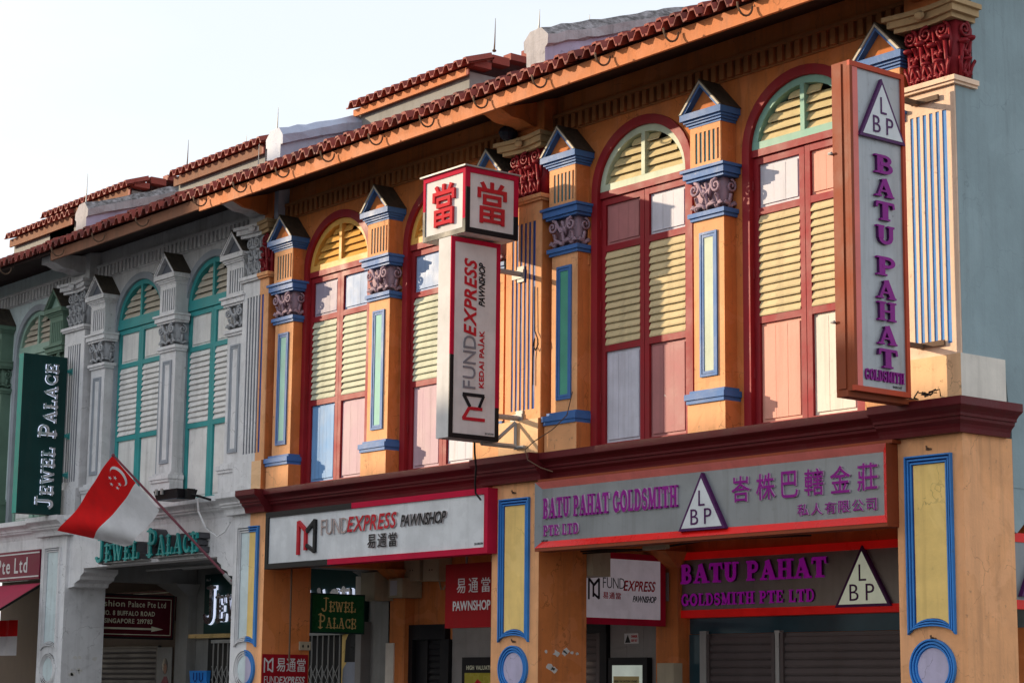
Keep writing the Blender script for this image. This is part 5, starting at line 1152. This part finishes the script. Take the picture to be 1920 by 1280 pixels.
for j in range(nv):
    for i in range(nu): a = j*(nu+1)+i; fl.f.append([a, a+1, a+nu+2, a+nu+1]); fl.m.append(0 if j < nv/2 else 1)
FO = fl.obj('flag_cloth', [flagred, flagwhite], t, smooth=True)
def on_flag(u, v, off): 
    e = .01; n = (FP(u+e, v)-FP(u-e, v)).cross(FP(u, v+e)-FP(u, v-e)).normalized()
    if n.dot(Vector((0, -14, 1.6))-FP(u, v)) < 0: n = -n
    return FP(u, v)+n*off
em = MB()
def star(cu, cv, R):
    pts = [(cu+R*.62*math.sin(k*math.pi/5)*(1 if k % 2 == 0 else .4), cv-R*math.cos(k*math.pi/5)*(1 if k % 2 == 0 else .4)) for k in range(10)]
    em.add([on_flag(*p, .004) for p in pts]+[on_flag(cu, cv, .004)], [(10, k, (k+1) % 10) for k in range(10)])
for k in range(5):
    a = 2*math.pi*k/5; star(.205+.052*math.sin(a), .25-.09*math.cos(a), .036)
for i in range(14):
    f_ = lambda i: (math.radians(55+250*i/14))
    a, b_ = f_(i), f_(i+1)
    o = [(.105+.075*math.cos(a), .25+.16*math.sin(a)), (.105+.075*math.cos(b_), .25+.16*math.sin(b_)), (.128+.066*math.cos(b_), .25+.140*math.sin(b_)), (.128+.066*math.cos(a), .25+.140*math.sin(a))]
    em.add([on_flag(max(.01, p[0]), p[1], .004) for p in o], [(0, 1, 2, 3)])
em.obj('crescent_and_stars', flagwhite, t)
# ------------------------------------------------------------------ small fittings
t = thing('floodlight', 'black floodlight on an arm above the grey beam', 'lamp', (-24.4, -.3, 4.05))
b = MB(); b.taper(-24.78, -24.18, -.52, -.26, 4.08, -24.80, -24.16, -.56, -.24, 4.20); b.obj('housing', blackpaint, t); MB().box(-24.74, -24.22, -.53, -.28, 4.066, 4.079).obj('glass', glassdark, t)
MB().tube([(-24.1, -.38, 4.13), (-24.02, -.30, 4.10), (-24.02, .2, 4.0)], .018, 6).box(-24.15, -24.08, -.44, -.32, 4.06, 4.20).obj('bracket', blackiron, t)
for x in (-24.7, -24.55): MB().box(x-.02, x+.02, -.58, -.555, 4.14, 4.22).obj('clip', galv, t)
t = thing('cable', 'pale cable looping from the floodlight along the grey beam', 'cable', (-24, -.1, 3.6)); MB().tube([(-24.06, -.30, 4.08), (-24.08, -.26, 3.9), (-23.98, -.2, 3.68), (-23.8, -.12, 3.56), (-23.68, -.08, 3.62), (-23.60, -.05, 3.74)], .014, 6).obj('sheath', greytrim, t)
t = thing('cable', 'black cable dangling from the white blade sign to the cornice', 'cable', (-17.9, -.3, 3.7)); MB().tube([(-17.62, -.55, 4.24), (-17.68, -.50, 4.14), (-17.86, -.34, 4.0), (-17.98, -.26, 3.86), (-18.02, -.22, 3.74), (-17.95, -.2, 3.66)], .011, 6).obj('sheath', blackiron, t)
t = thing('cable', 'thin wire trailing over the dark cornice left of the rose window', 'cable', (-16.8, -.2, 3.9)); MB().tube([(-16.62, -.0, 4.75), (-16.66, -.04, 4.5), (-16.80, -.12, 4.35), (-16.98, -.24, 4.22), (-17.06, -.29, 4.14), (-17.0, -.30, 4.02), (-16.85, -.24, 3.93), (-16.7, -.2, 3.88)], .006, 5).obj('sheath', rustiron, t)
t = thing('cable', 'looped black wire down the fluted middle pilaster', 'cable', (-17.3, 0, 5)); MB().tube([(-17.30, .018, 6.0), (-17.29, .015, 5.5), (-17.24, .01, 5.42), (-17.22, .01, 5.34), (-17.27, .01, 5.28), (-17.31, .012, 5.34), (-17.29, .015, 5.42), (-17.32, .018, 5.2), (-17.32, .018, 4.9)], .007, 5).obj('sheath', blackiron, t)
t = thing('cable_tangle', 'tangle of black wire on the cornice under the corner blade sign', 'cable', (-11.8, -.1, 4.13)); q = MB(); pts = []
for i in range(30): pts.append((-11.86+.012*i+random.uniform(-.05, .05), -.14+random.uniform(-.06, .06), 4.15+random.uniform(0, .07)))
q.tube(pts, .006, 4); q.tube([(-12.06, -.2, 4.22), (-12.05, -.2, 4.135), (-11.95, -.19, 4.14), (-11.8, -.17, 4.17)], .007, 5); q.obj('wire', blackiron, t)
t = thing('lamp', 'round dark lamp head under the eave above the maroon capital', 'lamp', (-17.6, -.1, 7.75)); MB().ball((-17.72, -.05, 7.83), .10, .12, .09).obj('lamp_head', mat('dark_blue_lamp', (.01, .015, .03), rough=.4, dirt=.4, bump=.1), t); MB().tube([(-17.8, -.02, 7.78), (-18.0, .2, 7.70)], .03, 6).obj('arm', blackiron, t)
for (x, z, lab) in ((-17.60, 3.73, 'small rusty nail above the panel of the middle pier'), (-11.74, 3.72, 'small rusty nail above the panel of the corner pier'), (-17.58, 2.11, 'small rusty nail between panel and medallion of the middle pier'), (-11.74, 2.07, 'small rusty nail between panel and medallion of the corner pier')):
    t = thing('nail', lab, 'nail', (x, 0, z)); MB().tube([(x, .0, z), (x, -.035, z+.005), (x, -.04, z+.025)], .009, 5).box(x-.03, x+.03, -.012, -.0005, z-.012, z+.003).obj('shank', rustiron, t)
t = thing('conduit', 'thin orange conduit with a bend on the wall left of the rose window', 'pipe', (-16.6, .25, 6)); MB().tube([(-16.66, YW-.012, 7.05), (-16.66, YW-.012, 6.18), (-16.76, YW-.012, 6.17)], .014, 6).obj('pipe', orange, t)

MB().tube([(-11.36, 1.9, 4.2), (-11.36, 1.9, 9.0)], .03, 8).obj('drain_pipe', sidegrey, goldshop)
for R, x, y, z in ((R2, -20.9, 2.2, 10.05), (R1, -29.9, 2.6, 10.3)): rod(R, x, y, z, .45, rustiron)

q = MB()
for k in range(3): q.tube([(-17.0, .42+.03*k, 3.10-.02*k), (-15.9, .45, 3.05), (-15.0, .44+.02*k, 3.11), (-13.6, .46, 3.08)], .009, 5)
q.obj('cable_run', blackiron, goldshop, kind='stuff')
MB().box(-15.9, -15.55, .36, .42, 3.04, 3.115).obj('junction_box', creambox, goldshop)
t = thing('notice', 'grey notice plate on the dark post between the white hanging sign and the steel sign', 'notice', (-17.62, 2.3, 2.7)); MB().box(-17.70, -17.53, 2.235, 2.245, 2.62, 2.95).obj('plate', tilewall, t)
